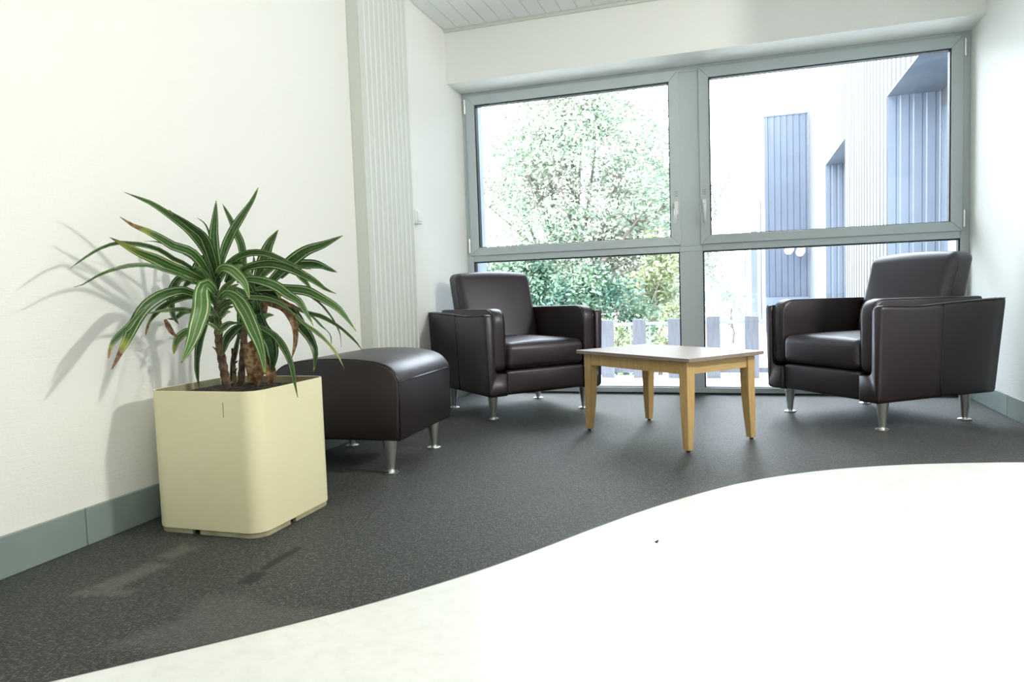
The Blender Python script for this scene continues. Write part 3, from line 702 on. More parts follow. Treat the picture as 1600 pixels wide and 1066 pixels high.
# dry stubs on the cane
for (x, y, z, dx, dz) in ((-1.612, 1.915, 0.545, -0.02, 0.016), (-1.600, 1.915, 0.50, -0.016, 0.012), (-1.600, 1.965, 0.53, 0.02, 0.02), (-1.598, 1.965, 0.50, 0.022, 0.010), (-1.604, 1.92, 0.52, 0.016, 0.014), (-1.601, 1.965, 0.47, 0.02, 0.016)):
    tube('dry_stub', [W((x, y, z)), W((x + dx * .6, y - 0.004, z + dz * .5)), W((x + dx, y - 0.006, z + dz))], [0.004, 0.003, 0.001], m_cane, pt, 5)
LEAVES = [
    ([[-1.612,1.92,0.758],[-1.605,1.909,0.773],[-1.575,1.846,0.852],[-1.574,1.782,0.917],[-1.59,1.725,0.959],[-1.606,1.67,0.992],[-1.62,1.635,1.006],[-1.633,1.6,1.018]], 0.0286, 'g'),
    ([[-1.589,1.9,0.77],[-1.568,1.864,0.819],[-1.544,1.801,0.898],[-1.558,1.757,0.934],[-1.575,1.709,0.969],[-1.577,1.7,0.976]], 0.0346, 'g'),
    ([[-1.675,2.0,0.816],[-1.669,1.964,0.946],[-1.697,1.95,0.983]], 0.0085, 'd'),
    ([[-1.603,1.9,0.746],[-1.584,1.839,0.812],[-1.584,1.787,0.857],[-1.604,1.737,0.875],[-1.612,1.7,0.895],[-1.622,1.657,0.915],[-1.631,1.62,0.928],[-1.634,1.58,0.948]], 0.0321, 't'),
    ([[-1.66,1.94,0.773],[-1.644,1.863,0.839],[-1.648,1.824,0.861],[-1.653,1.789,0.878],[-1.666,1.736,0.891],[-1.675,1.7,0.89]], 0.0099, 'g'),
    ([[-1.616,1.9,0.74],[-1.618,1.847,0.787],[-1.617,1.808,0.819],[-1.633,1.76,0.842],[-1.638,1.725,0.863],[-1.653,1.677,0.877],[-1.665,1.642,0.88],[-1.676,1.607,0.881],[-1.686,1.565,0.867],[-1.691,1.522,0.844],[-1.69,1.46,0.806]], 0.0151, 'g'),
    ([[-1.592,1.86,0.766],[-1.615,1.803,0.796],[-1.633,1.758,0.815],[-1.647,1.712,0.837],[-1.661,1.666,0.855],[-1.669,1.623,0.875],[-1.675,1.58,0.894]], 0.0363, 'y'),
    ([[-1.6,1.88,0.729],[-1.609,1.83,0.763],[-1.624,1.769,0.793],[-1.638,1.721,0.808],[-1.647,1.689,0.818],[-1.663,1.634,0.817],[-1.675,1.581,0.804],[-1.681,1.532,0.785],[-1.68,1.485,0.762],[-1.682,1.46,0.756]], 0.0148, 'g'),
    ([[-1.664,1.98,0.868],[-1.707,1.974,0.842],[-1.74,1.967,0.797],[-1.781,1.96,0.755]], 0.0431, 'g'),
    ([[-1.703,1.96,0.785],[-1.761,1.931,0.786],[-1.775,1.918,0.763],[-1.781,1.906,0.738],[-1.769,1.893,0.706],[-1.746,1.874,0.664],[-1.714,1.86,0.636]], 0.0296, 'd'),
    ([[-1.588,1.9,0.779],[-1.583,1.897,0.82],[-1.587,1.893,0.868],[-1.584,1.889,0.919],[-1.571,1.884,0.968],[-1.559,1.88,1.021]], 0.0347, 'g'),
    ([[-1.598,1.92,0.787],[-1.595,1.928,0.829],[-1.581,1.939,0.884],[-1.555,1.951,0.939],[-1.523,1.962,0.986],[-1.494,1.971,1.027],[-1.475,1.98,1.069]], 0.0313, 'g'),
    ([[-1.601,2.05,0.796],[-1.602,2.051,0.832],[-1.611,2.054,0.895],[-1.631,2.056,0.94],[-1.651,2.058,0.982],[-1.683,2.06,1.039]], 0.0286, 'g'),
    ([[-1.567,2.06,0.765],[-1.551,2.071,0.816],[-1.541,2.078,0.849],[-1.527,2.088,0.892],[-1.509,2.095,0.921],[-1.494,2.1,0.943]], 0.044, 'g'),
    ([[-1.5,2.02,0.748],[-1.472,2.03,0.776],[-1.444,2.041,0.804],[-1.405,2.054,0.838],[-1.363,2.068,0.865],[-1.309,2.082,0.882],[-1.247,2.1,0.909]], 0.0427, 'g'),
    ([[-1.595,1.92,0.79],[-1.578,1.928,0.821],[-1.538,1.937,0.847],[-1.495,1.947,0.859],[-1.446,1.957,0.855],[-1.398,1.968,0.835],[-1.348,1.98,0.81],[-1.301,1.99,0.798]], 0.0248, 'g'),
    ([[-1.57,1.96,0.779],[-1.534,1.965,0.809],[-1.49,1.969,0.82],[-1.436,1.975,0.822],[-1.377,1.981,0.805],[-1.333,1.986,0.784],[-1.291,1.991,0.76],[-1.256,1.996,0.733],[-1.222,2.0,0.718]], 0.0351, 'g'),
    ([[-1.496,2.1,0.781],[-1.459,2.112,0.813],[-1.429,2.119,0.819],[-1.385,2.129,0.818],[-1.356,2.137,0.811],[-1.332,2.143,0.801],[-1.305,2.15,0.791]], 0.0373, 'd'),
    ([[-1.557,1.86,0.791],[-1.528,1.846,0.808],[-1.483,1.83,0.803],[-1.431,1.806,0.777],[-1.397,1.788,0.752],[-1.364,1.76,0.71]], 0.0367, 'w'),
    ([[-1.546,1.94,0.771],[-1.494,1.937,0.773],[-1.435,1.934,0.762],[-1.386,1.931,0.743],[-1.354,1.929,0.721],[-1.31,1.926,0.697],[-1.299,1.925,0.682],[-1.272,1.922,0.644],[-1.259,1.92,0.62]], 0.0363, 'g'),
    ([[-1.539,2.02,0.743],[-1.472,2.026,0.745],[-1.402,2.033,0.737],[-1.356,2.038,0.73],[-1.315,2.042,0.711],[-1.253,2.049,0.674],[-1.219,2.055,0.634],[-1.191,2.06,0.594]], 0.0357, 'g'),
    ([[-1.374,2.04,0.73],[-1.316,2.043,0.693],[-1.287,2.044,0.664],[-1.262,2.046,0.628],[-1.245,2.048,0.589],[-1.243,2.05,0.544]], 0.0073, 'g'),
    ([[-1.499,2.02,0.706],[-1.419,2.024,0.686],[-1.345,2.028,0.659],[-1.299,2.03,0.647],[-1.246,2.033,0.618],[-1.209,2.035,0.589],[-1.174,2.038,0.553],[-1.151,2.04,0.517]], 0.0145, 'g'),
    ([[-1.437,2.02,0.694],[-1.376,2.025,0.67],[-1.335,2.029,0.648],[-1.303,2.033,0.615],[-1.274,2.037,0.586],[-1.274,2.04,0.551]], 0.0084, 'g'),
    ([[-1.526,2.04,0.725],[-1.465,2.037,0.698],[-1.411,2.033,0.66],[-1.374,2.03,0.61],[-1.346,2.027,0.578],[-1.326,2.024,0.535],[-1.327,2.022,0.496],[-1.333,2.02,0.464]], 0.0398, 'd'),
    ([[-1.44,2.0,0.68],[-1.381,1.996,0.657],[-1.341,1.993,0.625],[-1.3,1.99,0.6],[-1.26,1.987,0.569],[-1.221,1.984,0.527],[-1.194,1.98,0.481]], 0.0144, 'y'),
    ([[-1.552,1.86,0.711],[-1.527,1.852,0.728],[-1.502,1.846,0.728],[-1.462,1.833,0.709],[-1.419,1.815,0.668],[-1.384,1.796,0.623],[-1.349,1.776,0.576],[-1.325,1.757,0.53],[-1.309,1.74,0.49]], 0.0484, 'w'),
    ([[-1.527,1.92,0.709],[-1.496,1.923,0.715],[-1.443,1.928,0.711],[-1.395,1.933,0.698],[-1.359,1.937,0.675],[-1.335,1.94,0.655]], 0.0203, 'g'),
    ([[-1.467,1.96,0.699],[-1.441,1.957,0.693],[-1.389,1.952,0.682],[-1.356,1.947,0.652],[-1.339,1.943,0.618],[-1.337,1.937,0.57],[-1.35,1.93,0.518]], 0.0264, 'b'),
    ([[-1.439,2.0,0.705],[-1.406,2.0,0.691],[-1.374,2.0,0.68],[-1.358,2.0,0.674]], 0.0146, 'b'),
    ([[-1.448,1.88,0.63],[-1.406,1.871,0.619],[-1.356,1.859,0.596],[-1.313,1.844,0.557],[-1.283,1.83,0.512],[-1.266,1.816,0.469],[-1.246,1.8,0.416]], 0.0232, 'g'),
    ([[-1.517,2.0,0.661],[-1.499,2.0,0.61],[-1.473,2.0,0.567],[-1.468,2.0,0.517],[-1.479,2.0,0.466]], 0.0569, 'd'),
    ([[-1.546,1.98,0.569],[-1.525,1.977,0.533],[-1.513,1.974,0.491],[-1.518,1.972,0.455],[-1.527,1.97,0.427]], 0.0713, 'b'),
    ([[-1.516,2.0,0.546],[-1.499,2.0,0.488],[-1.484,2.0,0.456],[-1.495,2.0,0.423]], 0.0507, 'b'),
    ([[-1.603,1.86,0.712],[-1.621,1.821,0.735],[-1.636,1.794,0.744],[-1.661,1.753,0.734],[-1.678,1.71,0.709],[-1.682,1.676,0.68],[-1.674,1.636,0.641],[-1.662,1.595,0.6],[-1.649,1.553,0.56],[-1.638,1.52,0.53]], 0.0397, 't'),
    ([[-1.654,1.66,0.692],[-1.662,1.635,0.665],[-1.667,1.614,0.642],[-1.678,1.589,0.619],[-1.683,1.566,0.593],[-1.669,1.54,0.558]], 0.02, 't'),
    ([[-1.638,1.9,0.706],[-1.662,1.867,0.723],[-1.683,1.843,0.722],[-1.704,1.815,0.709],[-1.72,1.786,0.687],[-1.727,1.761,0.661],[-1.726,1.745,0.642],[-1.714,1.72,0.61]], 0.0199, 't'),
    ([[-1.624,1.88,0.657],[-1.633,1.83,0.678],[-1.644,1.784,0.685],[-1.656,1.727,0.683],[-1.663,1.68,0.676]], 0.0158, 'g'),
    ([[-1.726,1.96,0.682],[-1.744,1.916,0.675],[-1.751,1.883,0.656],[-1.76,1.86,0.656]], 0.0188, 'g'),
    ([[-1.768,1.86,0.654],[-1.759,1.856,0.642],[-1.734,1.848,0.616],[-1.705,1.84,0.595]], 0.0184, 'b'),
    ([[-1.551,1.84,0.735],[-1.558,1.826,0.76],[-1.571,1.818,0.76],[-1.573,1.806,0.736],[-1.558,1.783,0.686],[-1.557,1.759,0.638],[-1.557,1.733,0.588],[-1.568,1.7,0.529]], 0.0584, 'w'),
    ([[-1.687,1.9,0.619],[-1.708,1.885,0.612],[-1.725,1.869,0.594],[-1.729,1.855,0.57],[-1.724,1.84,0.543]], 0.0289, 'y'),
    ([[-1.645,1.92,0.663],[-1.667,1.916,0.614],[-1.684,1.911,0.562],[-1.693,1.906,0.498],[-1.688,1.9,0.426]], 0.023, 'd'),
    ([[-1.575,1.88,0.618],[-1.54,1.873,0.634],[-1.511,1.868,0.637],[-1.466,1.86,0.636]], 0.01, 'g'),
    ([[-1.504,1.9,0.63],[-1.538,1.9,0.613],[-1.57,1.9,0.582],[-1.586,1.9,0.534]], 0.0328, 'd'),
    ([[-1.416,2.06,0.803],[-1.392,2.06,0.78],[-1.368,2.06,0.758],[-1.347,2.06,0.732]], 0.0192, 'y'),
    ([[-1.498,2.04,0.76],[-1.473,2.04,0.745],[-1.462,2.04,0.726],[-1.461,2.04,0.706]], 0.0278, 'y'),
    ([[-1.605,2.05,0.749],[-1.549,2.05,0.747],[-1.507,2.05,0.731],[-1.474,2.05,0.712]], 0.0562, 'd'),
    ([[-1.611,2.05,0.735],[-1.569,2.044,0.704],[-1.545,2.037,0.66],[-1.526,2.03,0.609]], 0.0475, 'd'),
    ([[-1.63,2.04,0.717],[-1.609,2.037,0.676],[-1.61,2.034,0.625],[-1.629,2.03,0.566]], 0.0391, 'd'),
    ([[-1.662,2.03,0.769],[-1.639,2.037,0.805],[-1.624,2.044,0.841],[-1.609,2.05,0.869]], 0.0394, 'd'),
    ([[-1.566,1.86,0.657],[-1.575,1.849,0.681],[-1.578,1.84,0.702]], 0.0181, 'g'),
    ([[-1.581,1.88,0.615],[-1.588,1.855,0.634],[-1.595,1.84,0.635]], 0.0121, 'g'),
    ([[-1.599,2.08,0.789],[-1.594,2.092,0.833],[-1.6,2.1,0.864]], 0.0111, 'g'),
    ([[-1.57,1.88,0.684],[-1.52,1.86,0.7],[-1.468,1.84,0.702]], 0.016, 'g'),
    ([[-1.572,1.88,0.656],[-1.527,1.857,0.683],[-1.484,1.84,0.689]], 0.016, 'g'),
    ([[-1.577,1.88,0.701],[-1.551,1.88,0.727],[-1.525,1.88,0.747],[-1.491,1.88,0.759]], 0.0182, 'w'),
    ([[-1.593,1.9,0.722],[-1.566,1.9,0.748],[-1.535,1.9,0.768],[-1.506,1.9,0.78]], 0.0184, 'w'),
    ([[-1.591,1.9,0.738],[-1.584,1.86,0.775],[-1.581,1.83,0.802],[-1.59,1.8,0.815]], 0.0179, 'g'),
    ([[-1.583,1.88,0.731],[-1.573,1.852,0.765],[-1.569,1.822,0.798],[-1.573,1.8,0.817]], 0.0198, 'w'),
    ([[-1.582,1.98,0.598],[-1.599,1.98,0.548],[-1.615,1.98,0.498],[-1.629,1.98,0.425]], 0.0192, 'd'),
]
camv = Vector((0, 0, 0.7))
def spline3(P, n):
    P = [Vector(p) for p in P]
    acc = [0.0]
    for a, b in zip(P, P[1:]): acc.append(acc[-1] + (b - a).length)
    out = []
    for k in range(n + 1):
        s = acc[-1] * k / n; i = 0
        while i < len(P) - 2 and acc[i + 1] < s: i += 1
        u = (s - acc[i]) / max(1e-6, acc[i + 1] - acc[i])
        p0, p1, p2, p3 = P[max(i - 1, 0)], P[i], P[i + 1], P[min(i + 2, len(P) - 1)]
        out.append(0.5 * ((2 * p1) + (-p0 + p2) * u + (2 * p0 - 5 * p1 + 4 * p2 - p3) * u * u + (-p0 + 3 * p1 - 3 * p2 + p3) * u ** 3))
    return out
def leaf(P, width, kind, idx):
    n = 18; S = spline3(P, n); r = random.Random(idx)
    across = [-1, -0.78, -0.62, -0.3, 0, 0.3, 0.62, 0.78, 1]
    bm = bmesh.new(); rows = []; data = []
    tone = {'g': r.uniform(0.05, 0.35), 'd': 0.0, 'w': 0.75, 't': 0.2, 'y': 0.35, 'b': 0.3}[kind]
    tw = r.uniform(-0.55, 0.55); twe = tw + r.uniform(-0.5, 0.5)
    for k, p in enumerate(S):
        t_ = k / n
        d = (S[min(k + 1, n)] - S[max(k - 1, 0)]).normalized()
        view = (p - camv).normalized()
        side = d.cross(view)
        if side.length < 1e-3: side = Vector((1, 0, 0))
        side.normalize(); ang = tw + (twe - tw) * t_
        nrm = side.cross(d).normalized()
        sd = side * math.cos(ang) + nrm * math.sin(ang); nv = nrm * math.cos(ang) - side * math.sin(ang)
        wd = (0.42 + 0.58 * min(1, t_ / 0.35) ** 0.8) if t_ < 0.42 else max(0.03, (1 - ((t_ - 0.42) / 0.58) ** 1.7)) ** 0.9
        if kind == 'b' and width > 0.06: wd = 0.55 + 0.45 * math.sin(PI * min(1, t_ * 1.05))
        half = width / 2 / max(0.75, math.cos(ang)) * wd
        row = []
        wave = 0.0012 * math.sin(t_ * 21 + idx)
        for a in across:
            fold = 0.22 * abs(a) * half * (1 - 0.4 * t_)
            if kind in 'bd': fold = 0.45 * abs(a) * half
            q = p + sd * (a * half) - nv * fold + nv * wave * a
            if q.x < XL + 0.004: q.x = XL + 0.004
            row.append(bm.verts.new(W(q)))
            dry = 0.0
            if kind == 'b': dry = 1.0
            elif kind == 't': dry = max(0.0, (t_ - 0.70) / 0.18)
            elif kind == 'y': dry = max(0.0, (t_ - 0.62) / 0.5) + 0.3 * (abs(a) > 0.7) * (t_ > 0.3)
            else: dry = max(0.0, (t_ - 0.93) / 0.07)
            data.append((a, t_, min(1.0, dry)))
        rows.append(row)
    for a, b in zip(rows, rows[1:]):
        for i in range(len(across) - 1): bm.faces.new((a[i], a[i + 1], b[i + 1], b[i]))
    me = bpy.data.meshes.new('leaf'); bm.to_mesh(me); bm.free()
    for p in me.polygons: p.use_smooth = True
    for nm, i in (('across', 0), ('along', 1), ('dry', 2)):
        at = me.attributes.new(nm, 'FLOAT', 'POINT'); at.data.foreach_set('value', [x[i] for x in data])
    at = me.attributes.new('tone', 'FLOAT', 'POINT'); at.data.foreach_set('value', [tone] * len(data))
    o = link('leaf', me, m_leaf, pt)
    so = o.modifiers.new('thickness', 'SOLIDIFY'); so.thickness = 0.0008; so.offset = 0
    if kind == 'b': o['label'] = 'withered brown leaf'
    elif kind == 't': o['label'] = 'green striped leaf with dry brown tip'
    elif kind == 'y': o['label'] = 'striped leaf turning yellow'
for i, (P, w_, kd) in enumerate(LEAVES): leaf(P, w_ * 0.9, kd, i)
# clasping leaf bases up the two main canes
k_ = 0
for (x, y, z0, z1, n_, ln_) in ((-1.603, 1.905, 0.60, 0.79, 15, 0.085), (-1.560, 2.045, 0.62, 0.78, 10, 0.10)):
    for i in range(n_):
        a = i * 2.399 + 0.5; z = z0 + (z1 - z0) * i / n_; s = 0.55 + 0.45 * i / n_
        ca, sa = math.cos(a), math.sin(a); L_ = ln_ * s * rnd.uniform(0.8, 1.2)
        P = [(x, y, z), (x + ca * L_ * .28, y + sa * L_ * .28, z + L_ * .42), (x + ca * L_ * .75, y + sa * L_ * .75, z + L_ * .72), (x + ca * L_ * 1.2, y + sa * L_ * 1.2, z + L_ * .70)]
        leaf(P, 0.021, 'w' if i % 3 == 0 else 'g', 200 + k_); k_ += 1

# ------------------------------------------------------------------ crumb on the vinyl
cr = rbox('leaf_scrap', (0.006, 0.016, 0.004), (-0.227, 1.962, 0.002), 0.0018, m_black, None, n=2, k=2,
          deform=lambda p, u: Vector((p.x * (1.1 - u.y * 0.5) + 0.002 * u.y, p.y, p.z)))
tag(cr, 'tiny dark scrap of dry leaf lying on the pale vinyl floor', 'debris')

# ================================================================== outside
gz = -1.15
struct(box('ground', -60, 60, 5.6, 120, gz - 0.3, gz, m_ground), 'pale ground outside')
deck = struct(box('terrace_kerb', -3.6, 3.2, 5.30, 6.0, -1.2, -0.02, m_deck, bevel=0.01), 'pale terrace edge outside the window')

# upright weathered boards at the terrace edge
bf = empty('board_fence', (0, 5.8, -0.02)); tag(bf, 'row of spaced upright grey boards along the terrace edge outside', 'fence')
bf.location = (0, 0, 0)
xs_ = [-2.35, -2.05, -1.72, -1.40, -1.093, -0.832, -0.553, -0.257, 0.030, 0.33, 0.63, 0.93, 1.23]
for i, x in enumerate(xs_):
    w = 0.105; h = 0.455 + rnd.uniform(-.006, .010)
    pr = bevel_profile([(0, -0.02), (w, -0.02), (w, h + rnd.uniform(-.006, .006)), (0, h)], [0, 0, 0.012, 0.012])
    prism('board', [(u + x, v) for u, v in pr], [5.80, 5.828], m_grey_timber, bf, bevel=0.002, place=lambda u, v, s: Vector((u, s, v)))
box('fence_rail', -2.4, 1.4, 5.83, 5.86, 0.02, 0.06, m_grey_timber, bf)
# thin steel railing beyond
sr = empty('steel_railing', (0, 0, 0)); tag(sr, 'thin grey-green steel railing beyond the upright boards', 'railing')
bm = bmesh.new(); add_box(bm, -1.8, 1.6, 7.98, 8.02, 0.30, 0.33); add_box(bm, -1.8, 1.6, 7.98, 8.02, -0.9, -0.87); from_bm('top_rail', bm, m_rail, sr)
bar = None
for i in range(17):
    x = -1.8 + i * 0.21
    if bar is None: bar = box('baluster', -0.008, 0.008, 7.99, 8.01, gz, 0.33, m_rail, sr); bar.location.x = x
    else:
        o = bar.copy(); C.objects.link(o); o.parent = sr; o.location = (x, 0, 0)
# street lamp
def ray(u, Y): return Y * math.tan(math.atan((u - 800) / FPX) - ya)
lx = ray(1052, 22)
sl = empty('street_lamp', (lx, 22, gz)); tag(sl, 'slim dark street lamp with a flat head seen through the left lower pane', 'lamp')
tube('pole', [(0, 0, 0), (0, 0, 2.0)], [0.05, 0.035], m_rail, sl, 8)
box('lamp_head', -0.02, 0.26, -0.09, 0.09, 1.98, 2.03, m_rail, sl, bevel=0.01)

# trees ------------------------------------------------------------
def leaf_cloud(name, clumps, n, size, material, parent, seed, flat=0.7):
    """thousands of small leaf blades gathered into twig-end tufts"""
    r = random.Random(seed); vs = []; fs = []
    tot = sum(c[3] ** 2 for c in clumps)
    for cx, cy, cz, rad in clumps:
        nt_ = max(3, int(n * rad ** 2 / tot / 9))
        for _ in range(nt_):
            d = Vector((r.gauss(0, 1), r.gauss(0, 1), r.gauss(0, 1))).normalized(); q = rad * (0.45 + 0.6 * r.random() ** 0.6)
            c = Vector((cx, cy, cz)) + Vector((d.x * q, d.y * q, d.z * q * flat))
            ts = size * 2.6
            for _ in range(9):
                p = c + Vector((r.gauss(0, ts), r.gauss(0, ts), r.gauss(0, ts * 0.6)))
                a = Vector((r.gauss(0, 1), r.gauss(0, 1), r.gauss(-0.2, 0.7))).normalized()
                b = a.cross(Vector((r.gauss(0, 1), r.gauss(0, 1), r.gauss(0, 1)))).normalized()
                L = size * r.uniform(0.7, 1.4); k = len(vs)
                vs += [p - a * L, p + b * L * 0.42, p + a * L, p - b * L * 0.42]; fs.append((k, k + 1, k + 2, k + 3))
    me = bpy.data.meshes.new(name); me.from_pydata([tuple(v) for v in vs], [], fs)
    return link(name, me, material, parent)
def branches(parent, base, ends, r0, seed):
    r = random.Random(seed); bm = bmesh.new(); base = Vector(base)
    for e in ends:
        e = Vector(e); mid = base.lerp(e, 0.5) + Vector((r.uniform(-.2, .2), r.uniform(-.2, .2), r.uniform(0, .3)))
        add_tube(bm, [base, base.lerp(mid, 0.5) + Vector((0, 0, 0.1)), mid, e], [r0, r0 * .7, r0 * .45, r0 * .12], 6)
        for _ in range(3):
            s = r.uniform(0.5, 0.9); p = mid.lerp(e, s); q = p + Vector((r.uniform(-.6, .6), r.uniform(-.6, .6), r.uniform(0.1, .6)))
            add_tube(bm, [p, p.lerp(q, .5), q], [r0 * .25, r0 * .15, r0 * .05], 5)
    return from_bm('branch', bm, m_bark, parent, smooth=True)
def tree(name, label, x, y, base_z, height, spread, n, size, material, seed, trunk=0.14, first=0.35, nc=26):
    t_ = empty(name, (x, y, base_z)); tag(t_, label, 'tree', 'trees outside the window')
    r = random.Random(seed); cl = []
    for i in range(nc):
        a = r.uniform(0, 2 * PI); h = first + (1 - first) * (i + 0.5) / nc
        prof_ = math.sin(PI * min(1, ((h - first) / (1 - first)) * 0.86 + 0.14)) ** 0.7
        rr = spread * prof_ * math.sqrt(r.random()) * 1.0
        cl.append((math.cos(a) * rr, math.sin(a) * rr * 0.8, h * height - 0.25 * spread * 0.4, spread * r.uniform(0.22, 0.36)))
    tube('trunk', [(0, 0, -0.1), (0.05, 0, height * .2), (-0.04, 0.03, height * .45), (0.03, 0, height * .75)], [trunk, trunk * .8, trunk * .55, trunk * .15], m_bark, t_, 10)
    branches(t_, (0, 0, height * 0.28), [(c[0] * .9, c[1] * .9, c[2]) for c in cl[::2]], trunk * .5, seed)
    f = leaf_cloud('foliage', cl, n, size, material, t_, seed + 1); f['kind'] = 'stuff'
    return t_
tree('leafy_tree', 'big pale broad-crowned tree filling the upper left pane', -3.15, 14.0, gz, 5.95, 2.5, 60000, 0.042, m_fol1, 11, trunk=0.16, first=0.30, nc=80)
tree('leafy_tree', 'pale tree crown overlapping the mullion, right of the big tree', -2.2, 18.8, gz, 5.0, 1.5, 12000, 0.055, m_fol1, 21, trunk=0.11, first=0.35, nc=22)
tree('small_tree', 'slim yellow-green tree right of the dark shrub', -1.30, 11.8, gz, 2.75, 0.62, 6000, 0.040, m_fol3, 31, trunk=0.05, first=0.25, nc=16)
tree('small_tree', 'tiny sparse tree far off, behind the boards in the right lower pane', ray(1145, 24), 24.0, gz, 1.75, 0.75, 700, 0.06, m_fol1, 41, trunk=0.05, first=0.45, nc=8)
# dense dark shrub
sh_ = empty('evergreen_shrub', (-2.35, 10.0, gz)); tag(sh_, 'dense dark evergreen shrub below the big tree, behind the left armchair', 'shrub')
r = random.Random(5); cl = []
for i in range(40):
    u = r.uniform(-1, 1); zz = r.uniform(0.15, 1) * (1 - 0.25 * u * u)
    cl.append((u * 0.98, r.uniform(-0.4, 0.4), 0.35 + zz * 1.75, r.uniform(0.22, 0.34)))
for i in range(14): cl.append((r.uniform(-1.5, -0.2), r.uniform(-.3, .3), r.uniform(2.0, 2.35), 0.22))
f = leaf_cloud('foliage', cl, 26000, 0.034, m_fol2, sh_, 6, flat=0.9); f['kind'] = 'stuff'
branches(sh_, (0, 0, 0), [(c[0] * .9, c[1], c[2]) for c in cl[::4]], 0.03, 3)
g2 = empty('low_bush', (-1.95, 8.6, gz)); tag(g2, 'low pale bush with bare twigs behind the upright boards', 'bush')
r = random.Random(15); cl = [(r.uniform(-0.75, 0.75), r.uniform(-.2, .2), r.uniform(0.3, 1.35), 0.2) for _ in range(16)]
f = leaf_cloud('foliage', cl, 5000, 0.028, m_fol3, g2, 16, flat=0.9); f['kind'] = 'stuff'
branches(g2, (0, 0, 0), [(c[0], c[1], c[2] + 0.2) for c in cl[::2]], 0.02, 8)

# neighbouring wing with corrugated cladding ------------------------
wg = empty('office_wing', (0, 0, 0)); tag(wg, 'white corrugated building wing with tall blue-grey window recesses on the right', 'building')
CX = 2.5; ZT = 8.6; ZR = 3.96; ZR2 = 4.26; Y1, Y2, Y3, Y4 = 14.3, 19.57, 23.75, 29.4
def corr(name, y0, y1, z0, z1, pitch=0.40, depth=0.11, x=CX, mt=m_clad):
    bm = bmesh.new(); n = max(1, round((y1 - y0) / pitch)); p = (y1 - y0) / n; lo = []; hi = []
    for i in range(n):
        for f_, d in ((0, 0), (0.52, 0), (0.60, 1), (0.92, 1)):
            y = y0 + (i + f_) * p; lo.append(bm.verts.new((x + d * depth, y, z0))); hi.append(bm.verts.new((x + d * depth, y, z1)))
    lo.append(bm.verts.new((x, y1, z0))); hi.append(bm.verts.new((x, y1, z1)))
    bo = [bm.verts.new((x + 0.15, y1, z0)), bm.verts.new((x + 0.15, y0, z0))]; to = [bm.verts.new((x + 0.15, y1, z1)), bm.verts.new((x + 0.15, y0, z1))]
    L = lo + bo; Hh = hi + to
    for i in range(len(L)): bm.faces.new((L[i], L[(i + 1) % len(L)], Hh[(i + 1) % len(L)], Hh[i]))
    bm.faces.new(L[::-1]); bm.faces.new(Hh)
    return from_bm(name, bm, mt, wg)
def corrx(name, x0, x1, y, z0, z1, pitch, depth, mt):
    bm = bmesh.new(); n = max(1, round((x1 - x0) / pitch)); p = (x1 - x0) / n; L = []; Hh = []
    for i in range(n):
        for f_, d in ((0, 0), (0.6, 0), (0.68, 1), (0.92, 1)):
            xx = x0 + (i + f_) * p; L.append(bm.verts.new((xx, y + d * depth, z0))); Hh.append(bm.verts.new((xx, y + d * depth, z1)))
    for xx, yy in ((x1, y), (x1, y + 0.2), (x0, y + 0.2)): L.append(bm.verts.new((xx, yy, z0))); Hh.append(bm.verts.new((xx, yy, z1)))
    for i in range(len(L)): bm.faces.new((L[i], L[(i + 1) % len(L)], Hh[(i + 1) % len(L)], Hh[i]))
    bm.faces.new(L[::-1]); bm.faces.new(Hh)
    return from_bm(name, bm, mt, wg)
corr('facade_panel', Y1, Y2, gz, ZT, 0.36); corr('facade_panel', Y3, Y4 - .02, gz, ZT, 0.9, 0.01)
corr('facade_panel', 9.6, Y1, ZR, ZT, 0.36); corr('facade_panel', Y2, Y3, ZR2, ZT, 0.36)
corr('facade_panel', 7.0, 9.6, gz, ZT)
# recesses: far jamb, soffit, glazed back
for y0, y1, dp, ZR in ((9.6, Y1, 0.84, ZR), (Y2, Y3, 0.53, ZR2)):
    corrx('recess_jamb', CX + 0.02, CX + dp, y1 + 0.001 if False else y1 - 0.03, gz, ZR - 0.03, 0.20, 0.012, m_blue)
    box('recess_soffit', CX + 0.002, CX + dp, y0, y1 - 0.03, ZR - 0.03, ZR - 0.002, m_soff, wg)
    w_ = box('window', CX + dp, CX + dp + 0.12, y0, y1, gz, ZR + .1, m_clad, wg)
    n = 4
    for i in range(n):
        a = y0 + 0.12 + i * (y1 - y0 - 0.15) / n; box('pane', CX + dp - 0.01, CX + dp + 0.02, a, a + (y1 - y0 - 0.15) / n - 0.12, gz + 0.2, ZR - 0.35, m_dkglass, w_)
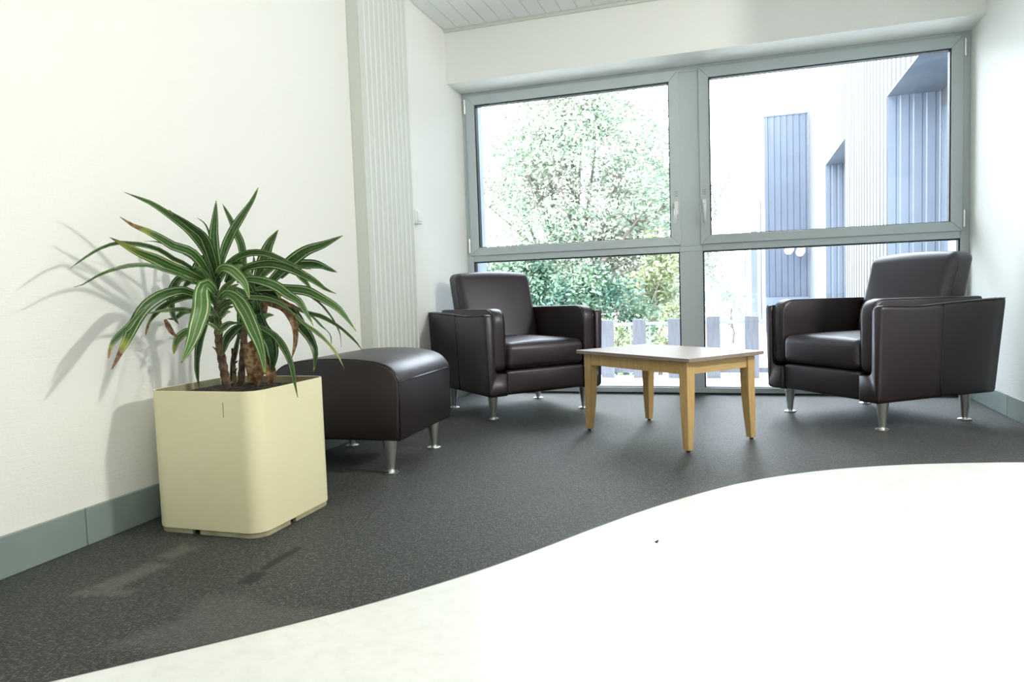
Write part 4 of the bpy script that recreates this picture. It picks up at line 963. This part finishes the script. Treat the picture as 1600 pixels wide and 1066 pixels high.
# projecting block whose blue end wall faces us
x0b, x1b = 0.94, 2.5
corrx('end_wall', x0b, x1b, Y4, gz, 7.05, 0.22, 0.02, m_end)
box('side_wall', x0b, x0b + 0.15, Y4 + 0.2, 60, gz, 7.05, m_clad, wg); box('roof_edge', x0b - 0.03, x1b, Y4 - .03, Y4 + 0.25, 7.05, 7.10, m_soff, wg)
for y0, y1 in ((34, 37), (44, 49)): box('window', x0b - 0.06, x0b + 0.02, y0, y1, gz + 0.1, 4.4, m_soff, wg)
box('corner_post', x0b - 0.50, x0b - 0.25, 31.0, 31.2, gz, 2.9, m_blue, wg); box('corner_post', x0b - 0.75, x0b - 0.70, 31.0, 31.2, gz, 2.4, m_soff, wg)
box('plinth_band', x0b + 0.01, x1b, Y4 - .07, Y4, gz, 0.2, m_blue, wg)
box('wing_roof', CX + 0.15, 9.0, 7.0, 29.3, ZT - 0.2, ZT, m_roof, wg)
box('core_wall', CX + 1.2, 9.0, 7.0, 60.0, gz, ZT - 0.2, m_clad, wg)
# twin floodlight on the block
fd = empty('twin_floodlight', (2.15, 28.7, 1.85)); tag(fd, 'white twin floodlight on a bracket high on the blue end wall', 'floodlight')
tube('bracket', [(0.1, 0.38, 0.30), (0.05, 0.1, 0.32), (-0.25, 0.0, 0.30), (-0.55, 0, 0.22)], 0.05, m_lamp, fd, 8)
for x, z in ((-0.55, 0.12), (0.0, 0.0)):
    bm = bmesh.new(); add_lathe(bm, [(0.07, -0.22), (0.20, -0.12), (0.22, 0.1), (0.16, 0.24), (0.06, 0.30)], 16, Matrix.Translation((x, 0, z + 0.02)) @ Matrix.Rotation(0.5, 4, 'Y'))
    from_bm('lamp_head', bm, m_lamp, fd, smooth=True)
fd.scale = (0.72, 0.72, 0.72)
# far houses
for u, Y, w, h, lab in ((1116, 60, 3.4, 3.3, 'small pale gabled house far off behind the boards'), (1083, 74, 4.0, 2.6, 'low distant house half hidden by the mullion')):
    x = ray(u, Y); hs = empty('house', (x, Y, gz)); tag(hs, lab, 'house', 'distant houses')
    box('wall', -w / 2, w / 2, 0, 5, 0, h * 0.62, m_house, hs)
    prism('roof', [(-w / 2 - 0.2, h * 0.62), (w / 2 + 0.2, h * 0.62), (0, h)], [-0.2, 5.2], m_roof, hs, place=lambda u_, v, s: Vector((u_, s, v)))
    for i in (-1, 1):
        box('window', i * w * 0.25 - 0.35, i * w * 0.25 + 0.35, -0.04, 0.02, h * .2, h * .45, m_dkglass, hs)
